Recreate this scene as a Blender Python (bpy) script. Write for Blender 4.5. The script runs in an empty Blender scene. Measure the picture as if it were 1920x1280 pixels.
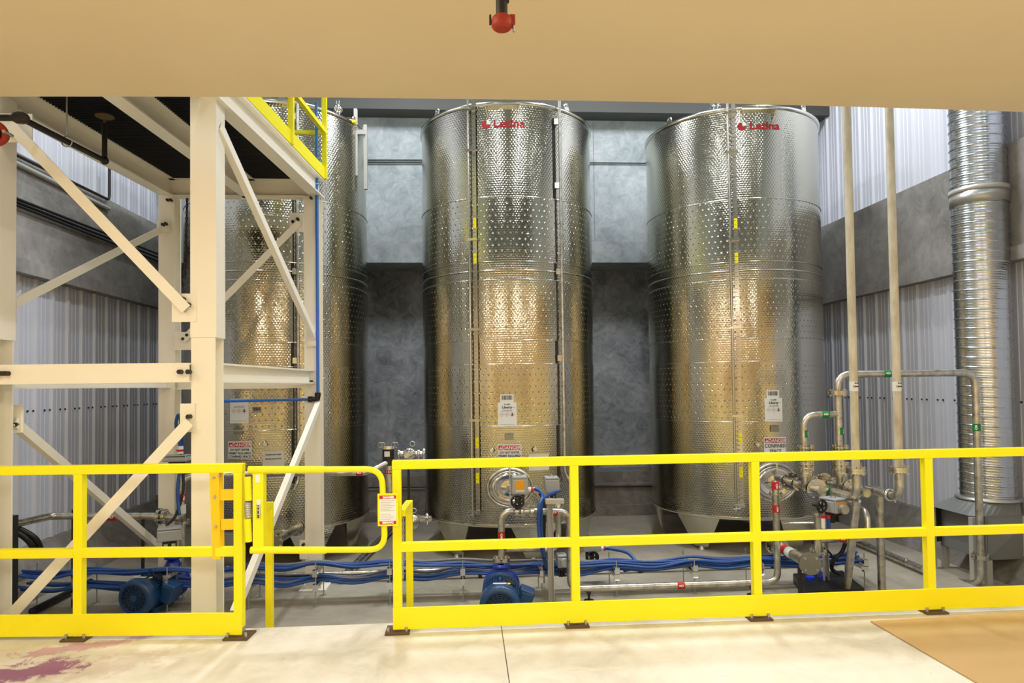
import bpy, math, random
from mathutils import Vector, Matrix
random.seed(7)
S = bpy.context.scene; COL = S.collection
# ---------------------------------------------------------------- camera
F = 1250.0; YAW = math.radians(3.9); PIT = math.radians(1.5); ROLL = math.radians(-.75); PY0 = 689.0
EYE = Vector((0, 0, 1.535))
RM = Matrix.Rotation(-YAW, 3, 'Z') @ Matrix.Rotation(math.pi/2 + PIT, 3, 'X') @ Matrix.Rotation(ROLL, 3, 'Z')
cd = bpy.data.cameras.new('camera'); cam = bpy.data.objects.new('camera', cd); COL.objects.link(cam)
cd.sensor_width = 36; cd.lens = 36*F/1920; cd.shift_y = (PY0-640)/1920; cd.clip_start = .05; cd.clip_end = 100
cam.matrix_world = Matrix.Translation(EYE) @ RM.to_4x4()
S.camera = cam
def ray(px, py): return RM @ Vector(((px-960)/F, -(py-PY0)/F, -1))
def at(px, py, Y): d = ray(px, py); return EYE + d*(Y/d.y)
def atz(px, py, z): d = ray(px, py); return EYE + d*((z-EYE.z)/d.z)
def atx(px, py, X): d = ray(px, py); return EYE + d*(X/d.x)
# ---------------------------------------------------------------- light and exposure
S.view_settings.view_transform = 'Standard'; S.view_settings.look = 'None'; S.view_settings.gamma = 1
S.view_settings.use_curve_mapping = False; S.view_settings.exposure = 0.33
w = bpy.data.worlds.new('world'); S.world = w; w.use_nodes = True
w.node_tree.nodes['Background'].inputs[0].default_value = (.75, .8, 1, 1); w.node_tree.nodes['Background'].inputs[1].default_value = .05
def area(name, loc, size, power, color, rot=(0, 0, 0)):
    l = bpy.data.lights.new(name, 'AREA'); l.shape = 'RECTANGLE'; l.size, l.size_y = size; l.energy = power; l.color = color
    o = bpy.data.objects.new(name, l); o.location = loc; o.rotation_euler = rot; COL.objects.link(o); return o
WARM = (1, .94, .82); COOL = (.9, .95, 1)
for x in (-3.2, -.9, 1.5, 3.9):
    area('soffit_lamp', (x, 2.3, 3.3), (.10, .7), 24, WARM)
    area('soffit_lamp', (x, -2.2, 3.3), (.14, 1.2), 62, WARM)
for x in (-1.4, 2.45):
    area('high_bay_lamp', (x, -.2, 7.3), (.055, 5.0), 105, COOL)
for x in (-4.0, 5.2):
    area('high_bay_lamp', (x, 1.0, 7.3), (.06, 3.0), 22, COOL)
for x, e in ((-3.4, 60), (-.95, 165), (2.15, 165), (4.7, 110)):
    area('high_bay_lamp', (x, 7.6, 7.4), (.16, 1.6), e, COOL)
# ---------------------------------------------------------------- materials
MAT = {}
def srgb(r, g, b):
    f = lambda c: (c/255/12.92) if c/255 <= .04045 else ((c/255+.055)/1.055)**2.4
    return (f(r), f(g), f(b), 1)
def newmat(name, col=(1, 1, 1, 1), rough=.5, metal=0, coat=0):
    m = bpy.data.materials.new(name); m.use_nodes = True; b = m.node_tree.nodes['Principled BSDF']
    b.inputs['Base Color'].default_value = col; b.inputs['Roughness'].default_value = rough; b.inputs['Metallic'].default_value = metal
    b.inputs['Coat Weight'].default_value = coat; MAT[name] = m; return m
class N:
    """small node expression helper"""
    def __init__(s, m): s.t = m.node_tree; s.b = s.t.nodes['Principled BSDF']
    def n(s, ty, **k):
        x = s.t.nodes.new(ty)
        for a, v in k.items(): setattr(x, a, v)
        return x
    def put(s, inp, v):
        if isinstance(v, bpy.types.NodeSocket): s.t.links.new(v, inp)
        else: inp.default_value = v
    def m(s, op, a, b=0.0, c=0.0, clamp=False):
        x = s.n('ShaderNodeMath', operation=op, use_clamp=clamp); s.put(x.inputs[0], a); s.put(x.inputs[1], b); s.put(x.inputs[2], c); return x.outputs[0]
    def noise(s, vec, scale, detail=4, rough=.55, dist=0.0):
        x = s.n('ShaderNodeTexNoise'); s.put(x.inputs['Vector'], vec); x.inputs['Scale'].default_value = scale
        x.inputs['Detail'].default_value = detail; x.inputs['Roughness'].default_value = rough; x.inputs['Distortion'].default_value = dist; return x.outputs['Fac']
    def pos(s): return s.n('ShaderNodeNewGeometry').outputs['Position']
    def obj(s): return s.n('ShaderNodeTexCoord').outputs['Object']
    def mapv(s, v, scale=(1, 1, 1), rot=(0, 0, 0), loc=(0, 0, 0)):
        x = s.n('ShaderNodeMapping'); s.put(x.inputs[0], v); x.inputs['Scale'].default_value = scale; x.inputs['Rotation'].default_value = rot; x.inputs['Location'].default_value = loc; return x.outputs[0]
    def ramp(s, f, stops):
        x = s.n('ShaderNodeValToRGB'); s.put(x.inputs[0], f); e = x.color_ramp.elements
        while len(e) < len(stops): e.new(.5)
        for k, (p, c) in enumerate(stops): e[k].position = p; e[k].color = c
        return x.outputs[0]
    def mix(s, f, a, b):
        x = s.n('ShaderNodeMix', data_type='RGBA'); s.put(x.inputs[0], f); s.put(x.inputs[6], a); s.put(x.inputs[7], b); return x.outputs[2]
    def bump(s, h, strength, dist):
        x = s.n('ShaderNodeBump'); s.put(x.inputs['Height'], h); x.inputs['Strength'].default_value = strength; x.inputs['Distance'].default_value = dist
        s.t.links.new(x.outputs[0], s.b.inputs['Normal'])
def g(v): return (v, v, v, 1)
newmat('yellow', srgb(250, 238, 0), .42); newmat('cream', srgb(246, 240, 224), .4)
newmat('deep_yellow', srgb(255, 205, 0), .4)
newmat('white', srgb(235, 235, 232), .5); newmat('paper', srgb(222, 216, 200), .6); newmat('black', srgb(22, 21, 20), .45); newmat('ink', srgb(25, 25, 28), .6)
newmat('red', srgb(196, 30, 30), .45); newmat('logo_red', srgb(176, 24, 28), .45); newmat('orange_red', srgb(150, 38, 10), .6); newmat('green', srgb(0, 130, 50), .5)
newmat('motor_blue', srgb(26, 68, 114), .35, coat=.2); newmat('pump_blue', srgb(16, 52, 160), .3, coat=.3); newmat('hose_blue', srgb(30, 74, 146), .4); newmat('pipe_blue', srgb(40, 110, 205), .35)
newmat('cap_blue', srgb(30, 60, 200), .35); newmat('grey_plastic', srgb(165, 168, 170), .4); newmat('orange', srgb(235, 160, 10), .5)
newmat('cable_grey', srgb(120, 118, 116), .45); newmat('chrome', g(.75), .12, 1); newmat('zinc', srgb(190, 190, 185), .38, .85); newmat('rust', srgb(96, 74, 50), .8)
newmat('dark_steel', srgb(52, 48, 44), .5, .4); newmat('pale_steel', srgb(190, 188, 182), .4, .35); newmat('black_pipe', srgb(20, 17, 16), .4)
newmat('grating', srgb(48, 50, 58), .45, .6); newmat('plate', srgb(150, 148, 140), .35, .8); newmat('box_grey', srgb(120, 122, 120), .5, .1)
newmat('tube_clear', srgb(205, 200, 188), .18, .9)
m = newmat('pipe', srgb(196, 190, 176), .3, .95); n = N(m)
f = n.noise(n.mapv(n.pos(), (6, 6, 6)), 2.5, 5); n.put(n.b.inputs['Base Color'], n.ramp(f, [(.3, srgb(172, 169, 160)), (.7, srgb(222, 219, 210))])); n.put(n.b.inputs['Roughness'], n.m('MULTIPLY_ADD', f, .3, .16))
m = newmat('pvc', srgb(205, 192, 165), .5, 0); n = N(m)
f = n.noise(n.mapv(n.pos(), (5, 5, 1.5)), 3, 6); n.put(n.b.inputs['Base Color'], n.ramp(f, [(.3, srgb(180, 168, 144)), (.55, srgb(206, 198, 176)), (.8, srgb(220, 213, 195))]))
m = newmat('soffit', srgb(226, 206, 166), .6); n = N(m); f = n.noise(n.pos(), .8, 3); n.put(n.b.inputs['Base Color'], n.mix(f, srgb(226, 205, 166), srgb(236, 217, 180)))
m = newmat('corrugated', srgb(205, 206, 215), .38)
m = newmat('duct', srgb(200, 204, 208), .24, 1)
n = N(m); f = n.noise(n.pos(), 14, 3); n.put(n.b.inputs['Roughness'], n.m('MULTIPLY_ADD', f, .25, .12))
def concrete(name, cols, scale=1.2, mark=.5, rough=.75, bump=.3):
    m = newmat(name, cols[1], rough); n = N(m); p = n.pos()
    a = n.noise(n.mapv(p, (1, 1, 1)), scale, 9, .62, .6); b = n.noise(n.mapv(p, (1, 1, 1), loc=(4, 9, 2)), scale*5, 8, .7, 1.2)
    f = n.m('ADD', n.m('MULTIPLY', a, 1-mark), n.m('MULTIPLY', b, mark))
    c = n.ramp(f, [(.34, cols[0]), (.5, cols[1]), (.66, cols[2])]); n.put(n.b.inputs['Base Color'], c); n.bump(b, bump, .004); return m, n, c
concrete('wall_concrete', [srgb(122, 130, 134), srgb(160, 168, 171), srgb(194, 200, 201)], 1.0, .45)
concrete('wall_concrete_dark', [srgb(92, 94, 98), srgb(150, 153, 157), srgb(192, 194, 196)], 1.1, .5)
concrete('band_concrete', [srgb(104, 100, 96), srgb(140, 136, 131), srgb(170, 166, 160)], .9, .35)
concrete('curb_concrete', [srgb(92, 86, 78), srgb(128, 122, 112), srgb(158, 152, 142)], .9, .5)
concrete('pit_concrete', [srgb(136, 128, 112), srgb(162, 153, 136), srgb(184, 176, 160)], .7, .3, .5)
# front floor: cream concrete, a saw-cut joint, purple and brown spills
m, n, c = concrete('floor_concrete', [srgb(186, 178, 160), srgb(216, 209, 193), srgb(230, 225, 213)], .9, .35, .55)
p = n.pos(); sx = n.n('ShaderNodeSeparateXYZ'); n.put(sx.inputs[0], p); X, Y = sx.outputs[0], sx.outputs[1]
def blob(cx, cy, rx, ry, rot=0.0, ns=5.0, amp=1.0):
    v = n.mapv(p, (1, 1, 1), loc=(-cx, -cy, 0)); v = n.mapv(v, (1, 1, 1), rot=(0, 0, -rot)); v = n.mapv(v, (1/rx, 1/ry, 0))
    l = n.n('ShaderNodeVectorMath', operation='LENGTH'); n.put(l.inputs[0], v)
    nz = n.noise(p, ns, 7, .72, .4)
    return n.m('MULTIPLY_ADD', n.m('ADD', l.outputs['Value'], n.m('MULTIPLY', n.m('SUBTRACT', nz, .5), 4.0)), -3.2*amp, 3.4*amp, clamp=True)
b1 = atz(70, 1258, 0); b2 = atz(130, 1220, 0); b3 = atz(200, 1248, 0)
s1 = blob(b1.x-.1, b1.y-.02, .33, .15, .25); s2 = blob(b2.x, b2.y+.05, .35, .07, .3, 7); s3 = blob(b3.x, b3.y, .4, .16, .5, 13, .6)
c = n.mix(n.m('MULTIPLY', s3, .28), c, srgb(176, 140, 116)); c = n.mix(n.m('MULTIPLY', s2, .55), c, srgb(174, 84, 136)); c = n.mix(n.m('MULTIPLY', s1, .85), c, srgb(130, 44, 112))
dk = n.noise(n.mapv(p, (1, 1, 1), loc=(3, 1, 0)), 26, 2, .5); c = n.mix(n.m('MULTIPLY_ADD', dk, 14, -10.6, clamp=True), c, srgb(150, 132, 104))
jx = atz(948, 1230, 0).x
c = n.mix(n.m('LESS_THAN', n.m('ABSOLUTE', n.m('SUBTRACT', X, jx)), .0028), c, srgb(70, 62, 48))
n.put(n.b.inputs['Base Color'], c)
m = newmat('board', srgb(196, 148, 88), .45); n = N(m); f = n.noise(n.mapv(n.pos(), (1, 6, 1)), 1.5, 6); n.put(n.b.inputs['Base Color'], n.mix(f, srgb(178, 144, 92), srgb(192, 160, 112)))
# stainless tank skin: circle-pressed quilting and, on the cooling jackets, staggered weld dimples
def tankmat(name, quilt, dots):
    m = newmat(name, srgb(194, 191, 176), .2, 1); n = N(m); uv = n.n('ShaderNodeUVMap', uv_map='UVMap').outputs[0]
    sp = n.n('ShaderNodeSeparateXYZ'); n.put(sp.inputs[0], uv); U, V = sp.outputs[0], sp.outputs[1]
    def cells(pu, pv, r0, r1):
        rv = n.m('DIVIDE', V, pv); row = n.m('FLOOR', rv); od = n.m('MULTIPLY', n.m('MODULO', row, 2.0), .5)
        fu = n.m('SUBTRACT', n.m('FRACT', n.m('ADD', n.m('DIVIDE', U, pu), od)), .5); fv = n.m('SUBTRACT', n.m('FRACT', rv), .5)
        d = n.m('SQRT', n.m('ADD', n.m('POWER', n.m('MULTIPLY', fu, pu), 2.0), n.m('POWER', n.m('MULTIPLY', fv, pv), 2.0)))
        x = n.n('ShaderNodeMapRange', interpolation_type='SMOOTHSTEP'); n.put(x.inputs['Value'], d); x.inputs['From Min'].default_value = r0; x.inputs['From Max'].default_value = r1
        x.inputs['To Min'].default_value = 1; x.inputs['To Max'].default_value = 0; return x.outputs[0]
    h = n.m('MULTIPLY', cells(.036, .028, 0, .019), quilt)
    if dots:
        h = n.m('SUBTRACT', h, n.m('MULTIPLY', cells(.072, .072, .002, .0135), dots))
    wv = n.noise(n.mapv(uv, (1, .35, 1)), 1.6, 2); h = n.m('ADD', h, n.m('MULTIPLY', wv, .004))
    n.bump(h, 1.0, 1.0)
    r = n.noise(n.mapv(uv, (3, .4, 1)), 2.0, 4); n.put(n.b.inputs['Roughness'], n.m('MULTIPLY_ADD', r, .1, .06))
tankmat('tank_plain', .0011, 0); tankmat('tank_jacket', .0006, .0046)
newmat('tank_smooth', srgb(214, 212, 200), .16, 1)
# ---------------------------------------------------------------- mesh helpers
class MB:
    def __init__(s, T=None): s.v = []; s.f = []; s.T = T; s.sm = []; s.uv = None
    def add(s, vs, fs, smooth=False):
        o = len(s.v)
        for p in vs:
            p = Vector(p); s.v.append(s.T @ p if s.T else p)
        s.f += [tuple(i+o for i in f) for f in fs]; s.sm += [smooth]*len(fs); return s
    def box(s, c, d, R=None):
        c = Vector(c); hx, hy, hz = d[0]/2, d[1]/2, d[2]/2; vs = []
        for x in (-hx, hx):
            for y in (-hy, hy):
                for z in (-hz, hz):
                    q = Vector((x, y, z)); q = R @ q if R else q; vs.append(c+q)
        return s.add(vs, [(0, 1, 3, 2), (4, 6, 7, 5), (0, 4, 5, 1), (2, 3, 7, 6), (0, 2, 6, 4), (1, 5, 7, 3)])
    def bb(s, a, b): a = Vector(a); b = Vector(b); return s.box((a+b)/2, [abs(b[i]-a[i]) for i in range(3)])
    def bar(s, p, q, wd, ht, up=(0, 0, 1)):
        p, q = Vector(p), Vector(q); d = (q-p); L = d.length; d.normalize(); side = d.cross(Vector(up)); side.normalize(); u = side.cross(d)
        R = Matrix((side, d, u)).transposed(); return s.box((p+q)/2, (wd, L, ht), R)
    def frame(s, d):
        d = Vector(d).normalized(); a = Vector((0, 0, 1)) if abs(d.z) < .9 else Vector((0, 1, 0)); x = d.cross(a).normalized(); return x, x.cross(d).normalized()
    def cyl(s, p, q, r, r2=None, n=20, caps=True, smooth=True):
        p, q = Vector(p), Vector(q); r2 = r if r2 is None else r2; x, y = s.frame(q-p); vs = []
        for k in range(n):
            a = 2*math.pi*k/n; c = x*math.cos(a)+y*math.sin(a); vs += [p+c*r, q+c*r2]
        s.add(vs, [(2*k, 2*k+1, (2*k+3) % (2*n), (2*k+2) % (2*n)) for k in range(n)], smooth)
        if caps:
            s.add([vs[2*k] for k in range(n)], [tuple(range(n))]); s.add([vs[2*k+1] for k in range(n)], [tuple(range(n-1, -1, -1))])
        return s
    def lathe(s, c, d, prof, n=28, smooth=True, close=True):
        c = Vector(c); d = Vector(d).normalized(); x, y = s.frame(d); vs = []; m_ = len(prof)
        for k in range(n):
            a = 2*math.pi*k/n; e = x*math.cos(a)+y*math.sin(a)
            for (h, r) in prof: vs.append(c+d*h+e*r)
        fs = []
        for k in range(n):
            for j in range(m_-1): fs.append((k*m_+j, k*m_+j+1, ((k+1) % n)*m_+j+1, ((k+1) % n)*m_+j))
        return s.add(vs, fs, smooth)
    def ring(s, c, d, R, r, n=32, k=8, sx=1.0, sy=1.0, xa=None):
        c = Vector(c); d = Vector(d).normalized(); x, y = s.frame(d)
        if xa: x = Vector(xa).normalized(); y = d.cross(x)
        vs = []
        for i in range(n):
            a = 2*math.pi*i/n; e = x*math.cos(a)*sx+y*math.sin(a)*sy; o = x*math.cos(a)+y*math.sin(a)
            for j in range(k):
                b = 2*math.pi*j/k; vs.append(c+e*R+o*(r*math.cos(b))+d*(r*math.sin(b)))
        return s.add(vs, [(i*k+j, i*k+(j+1) % k, ((i+1) % n)*k+(j+1) % k, ((i+1) % n)*k+j) for i in range(n) for j in range(k)], True)
    def tube(s, pts, r, n=12, bend=0, caps=True):
        pts = [Vector(p) for p in pts]
        if bend:
            out = [pts[0]]
            for i in range(1, len(pts)-1):
                a, b, c = pts[i-1], pts[i], pts[i+1]; d1 = a-b; d2 = c-b; L = min(bend, d1.length*.49, d2.length*.49)
                u, v = d1.normalized()*L, d2.normalized()*L
                for k in range(9):
                    t = k/8; out.append((b+u)*(1-t)**2+b*2*t*(1-t)*1.0+(b+v)*t*t)
            out.append(pts[-1]); pts = out
        pts = [p for i, p in enumerate(pts) if i == 0 or (p-pts[i-1]).length > 1e-5]
        x = None; vs = []
        for i, p in enumerate(pts):
            d = (pts[min(i+1, len(pts)-1)]-pts[max(i-1, 0)]).normalized()
            if x is None: x, y = s.frame(d)
            else:
                x = (x-d*x.dot(d)).normalized()
            y = x.cross(d)
            for k in range(n):
                a = 2*math.pi*k/n; vs.append(p+(x*math.cos(a)+y*math.sin(a))*r)
        m_ = len(pts)
        s.add(vs, [(i*n+k, (i+1)*n+k, (i+1)*n+(k+1) % n, i*n+(k+1) % n) for i in range(m_-1) for k in range(n)], True)
        if caps: s.add(vs[:n], [tuple(range(n))]); s.add(vs[-n:], [tuple(range(n-1, -1, -1))])
        return s
    def sphere(s, c, r, n=16, sc=(1, 1, 1)):
        c = Vector(c); vs = []; h = n//2
        for i in range(h+1):
            t = math.pi*i/h
            for k in range(n):
                a = 2*math.pi*k/n; vs.append(c+Vector((r*sc[0]*math.sin(t)*math.cos(a), r*sc[1]*math.sin(t)*math.sin(a), r*sc[2]*math.cos(t))))
        return s.add(vs, [(i*n+k, i*n+(k+1) % n, (i+1)*n+(k+1) % n, (i+1)*n+k) for i in range(h) for k in range(n)], True)
    def prism(s, poly, off):
        off = Vector(off); poly = [Vector(p) for p in poly]; n = len(poly)
        return s.add(poly+[p+off for p in poly], [tuple(range(n-1, -1, -1)), tuple(range(n, 2*n))]+[(k, (k+1) % n, n+(k+1) % n, n+k) for k in range(n)])
    def build(s, name, mat, parent=None, bevel=0, origin=None):
        lo = Vector([min(p[i] for p in s.v) for i in range(3)]); hi = Vector([max(p[i] for p in s.v) for i in range(3)])
        o = Vector(origin) if origin is not None else Vector(((lo.x+hi.x)/2, (lo.y+hi.y)/2, lo.z if parent is None else (lo.z+hi.z)/2))
        me = bpy.data.meshes.new(name); me.from_pydata([tuple(p-o) for p in s.v], [], s.f)
        me.polygons.foreach_set('use_smooth', s.sm)
        if s.uv:
            l = me.uv_layers.new(name='UVMap')
            for lp in me.loops: l.data[lp.index].uv = s.uv[lp.vertex_index]
        me.materials.append(MAT[mat]); me.update()
        ob = bpy.data.objects.new(name, me); COL.objects.link(ob); W[ob.name] = o
        if parent: ob.parent = parent; ob.location = o-W[parent.name]
        else: ob.location = o
        import bmesh
        bm = bmesh.new(); bm.from_mesh(me); bmesh.ops.recalc_face_normals(bm, faces=bm.faces); bm.to_mesh(me); bm.free()
        if bevel:
            b = ob.modifiers.new('bevel', 'BEVEL'); b.width = bevel; b.segments = 2; b.limit_method = 'ANGLE'; b.harden_normals = False
        return ob
W = {}
def thing(name, loc, label, cat, group=None):
    o = bpy.data.objects.new(name, None); o.empty_display_size = .1; COL.objects.link(o); o.location = loc; W[o.name] = Vector(loc); return tag(o, label, cat, group)
def tag(o, label, cat, group=None):
    o['label'] = label; o['category'] = cat
    if group: o['group'] = group
    return o
def struct(o): o['kind'] = 'structure'; return o
TC = {}
def text2d(txt, size, bold=0.0, align='CENTER', sx=1.0):
    """outline of a line of lettering as 2D mesh data"""
    cu = bpy.data.curves.new('t', 'FONT'); cu.body = txt; cu.size = size; cu.align_x = align; cu.align_y = 'CENTER'; cu.offset = bold; cu.resolution_u = 2
    ob = bpy.data.objects.new('t', cu); COL.objects.link(ob); dg = bpy.context.evaluated_depsgraph_get(); dg.update()
    me = bpy.data.meshes.new_from_object(ob.evaluated_get(dg)); vs = [(v.co.x*sx, v.co.y) for v in me.vertices]; fs = [tuple(p.vertices) for p in me.polygons]
    bpy.data.objects.remove(ob); bpy.data.curves.remove(cu); bpy.data.meshes.remove(me); return vs, fs
def put2d(name, mat, parent, mp, shapes, off):
    b = MB()
    for vs, fs in shapes: b.add([mp(u, v, off) for u, v in vs], fs)
    return b.build(name, mat, parent)
def dashes(u0, u1, v, h, seed):
    """a line of print too small to read: short dashes"""
    rr = random.Random(seed); vs = []; fs = []; u = u0
    while u < u1:
        e = min(u1, u+h*rr.uniform(1.5, 4)); o = len(vs); vs += [(u, v-h/2), (e, v-h/2), (e, v+h/2), (u, v+h/2)]; fs.append((o, o+1, o+2, o+3)); u = e+h*.7
    return vs, fs
def rect2d(u0, v0, u1, v1, seg=1):
    vs = []; fs = []
    for k in range(seg+1):
        u = u0+(u1-u0)*k/seg; vs += [(u, v0), (u, v1)]
    for k in range(seg): fs.append((2*k, 2*k+2, 2*k+3, 2*k+1))
    return vs, fs
def sh(t, du, dv): return [(u+du, v+dv) for u, v in t[0]], t[1]
# ---------------------------------------------------------------- the setting
ZP = -.62; XL = -4.9; XR = 6.05; YB = 10.9; YF = -6.5; ZT = 7.7; ED = 4.42; ZS = 3.365
b = MB().bb((XL-1.5, YF, -.95), (XR+.5, ED, 0)); struct(b.build('floor', 'floor_concrete', origin=(0, 0, 0)))
b = MB().bb((XL-1.5, ED, -.95), (XR+.5, YB+1.2, ZP)); struct(b.build('floor', 'pit_concrete', origin=(0, 0, 0)))
# mezzanine soffit, its edge slightly bowed in plan
pts = [(XL, YF), (XR, YF)]
for k in range(25):
    t = 1-k/24; x = XL+(XR-XL)*t; u = (x-.6)/4.0; pts.append((x, 4.22+.10*u*u))
b = MB(); b.prism([Vector((x, y, ZS)) for x, y in pts], (0, 0, .30)); struct(b.build('ceiling', 'soffit', origin=(0, 0, 0)))
b = MB().bb((XL-1.5, YF, ZT), (XR+.5, YB+1, ZT+.15)); struct(b.build('ceiling', 'wall_concrete', origin=(0, 0, 0)))
def corrugated(name, P, Q, z0, z1, inward):
    P, Q, I = Vector(P), Vector(Q), Vector(inward); d = (Q-P); L = d.length; d.normalize(); pr = []
    s_ = 0.0
    while s_ < L:
        for a, h in ((0, 0), (.018, .028), (.052, .028), (.07, 0), (.13, 0), (.138, .006), (.158, .006), (.166, 0), (.205, 0), (.213, .006), (.233, .006), (.241, 0)):
            if s_+a <= L: pr.append((s_+a, h))
        s_ += .3
    vs = []
    for a, h in pr:
        q = P+d*a+I*h; vs += [Vector((q.x, q.y, z0)), Vector((q.x, q.y, z1))]
    vsb = [v-I*.03 for v in (Vector((P.x, P.y, z0)), Vector((P.x, P.y, z1)), Vector((Q.x, Q.y, z1)), Vector((Q.x, Q.y, z0)))]
    b = MB(); b.add(vs, [(2*k, 2*k+1, 2*k+3, 2*k+2) for k in range(len(pr)-1)]); b.add(vsb, [(0, 1, 2, 3)])
    return b
b1_, b2_ = 2.84, 4.1
for nm, X0, s_ in (('wall_left', XL, 1), ('wall_right', XR, -1)):
    b = corrugated(nm, (X0, 4.3 if s_ < 0 else 4.3, 0), (X0, YB+.9, 0), -.25, ZT, (s_, 0, 0)); struct(b.build(nm, 'corrugated', origin=(0, 0, 0)))
    b = MB().bb((X0-.02*s_, 2, b1_), (X0+.12*s_, YB+.2, b2_)); b.bb((X0, 2, b1_-.03), (X0+.16*s_, YB+.2, b1_+.12)); struct(b.build('trim_1' if s_ > 0 else 'trim_2', 'band_concrete', origin=(0, 0, 0)))
    # kerb along the foot of the wall, leaning face
    b = MB().prism([Vector((X0-.05*s_, 4.43, ZP)), Vector((X0+.42*s_, 4.43, ZP)), Vector((X0+.10*s_, 4.43, -.17)), Vector((X0-.05*s_, 4.43, -.17))], (0, YB-4.43, 0)); struct(b.build('trim_3' if s_ > 0 else 'trim_4', 'curb_concrete', origin=(0, 0, 0)))
    b = MB().bb((X0-.3*s_, YF, 0), (X0, 4.3, 3.6)); struct(b.build(nm, 'soffit', origin=(0, 0, 0))); b = MB().bb((X0-.3*s_, YF, 3.6), (X0, 4.3, ZT)); struct(b.build(nm, 'wall_concrete', origin=(0, 0, 0)))
b = MB().bb((XL, YF-.2, 0), (XR, YF, 3.6)); struct(b.build('wall_front', 'soffit', origin=(0, 0, 0))); b = MB().bb((XL, YF-.2, 3.6), (XR, YF, ZT)); struct(b.build('wall_front', 'wall_concrete', origin=(0, 0, 0)))
b = MB().bb((XL-.5, YB, 3.89), (XR+.3, YB+.6, ZT)); struct(b.build('wall_back', 'wall_concrete', origin=(0, 0, 0)))
b = MB().bb((XL-.5, YB-.06, 3.54), (XR+.3, YB+1.1, 3.885)); struct(b.build('trim_5', 'wall_concrete', origin=(0, 0, 0)))
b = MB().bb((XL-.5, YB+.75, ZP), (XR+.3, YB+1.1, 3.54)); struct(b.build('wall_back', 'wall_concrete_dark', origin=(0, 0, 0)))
b = MB().bb((XL, YB, ZP), (XR, YB+.75, -.12)); b.bb((XL, YB+.18, -.12), (XR, YB+.75, .06)); b.bb((XL, YB-.1, ZP), (XR, YB, ZP+.17)); struct(b.build('trim_6', 'curb_concrete', origin=(0, 0, 0)))
newmat('shade_dark', srgb(74, 74, 70), .6)
b = MB().bb((XL, YB-.35, 5.93), (XR, YB, 6.9)); struct(b.build('trim_shade', 'shade_dark', origin=(0, 0, 0)))  # dark strip painting in the ceiling's shade on the top of the back wall
# formwork joints on the back wall
b = MB()
for px in (1113,):
    q = at(px, 300, YB-.003); b.bb((q.x-.004, YB-.003, 3.9), (q.x+.004, YB+.002, 5.9))
struct(b.build('trim_8', 'band_concrete', origin=(0, 0, 0)))
# rows of sheeting screws on the side walls
b = MB()
for X0, s_, px, py in ((XL, 1, 200, 762), (XR, -1, 1720, 748)):
    z_ = atx(px, py, X0).z; y_ = 5.1
    while y_ < YB+.5: b.cyl((X0, y_, z_), (X0+.012*s_, y_, z_), .012, n=6); b.cyl((X0, y_+.1, z_), (X0+.012*s_, y_+.1, z_), .012, n=6); y_ += .3
struct(b.build('trim_9', 'dark_steel', origin=(0, 0, 0)))
# plywood/kraft sheet on the floor
q0, q1, q2, q3 = atz(1632, 1166, 0), atz(1935, 1150, 0), atz(2150, 1300, 0), atz(1880, 1310, 0)
b = MB().prism([(p.x, p.y, .002) for p in (q0, q1, q2, q3)], (0, 0, .007)); tag(b.build('floor_board', 'board'), 'large tan fibreboard sheet lying flat on the floor at lower right', 'board')

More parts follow.
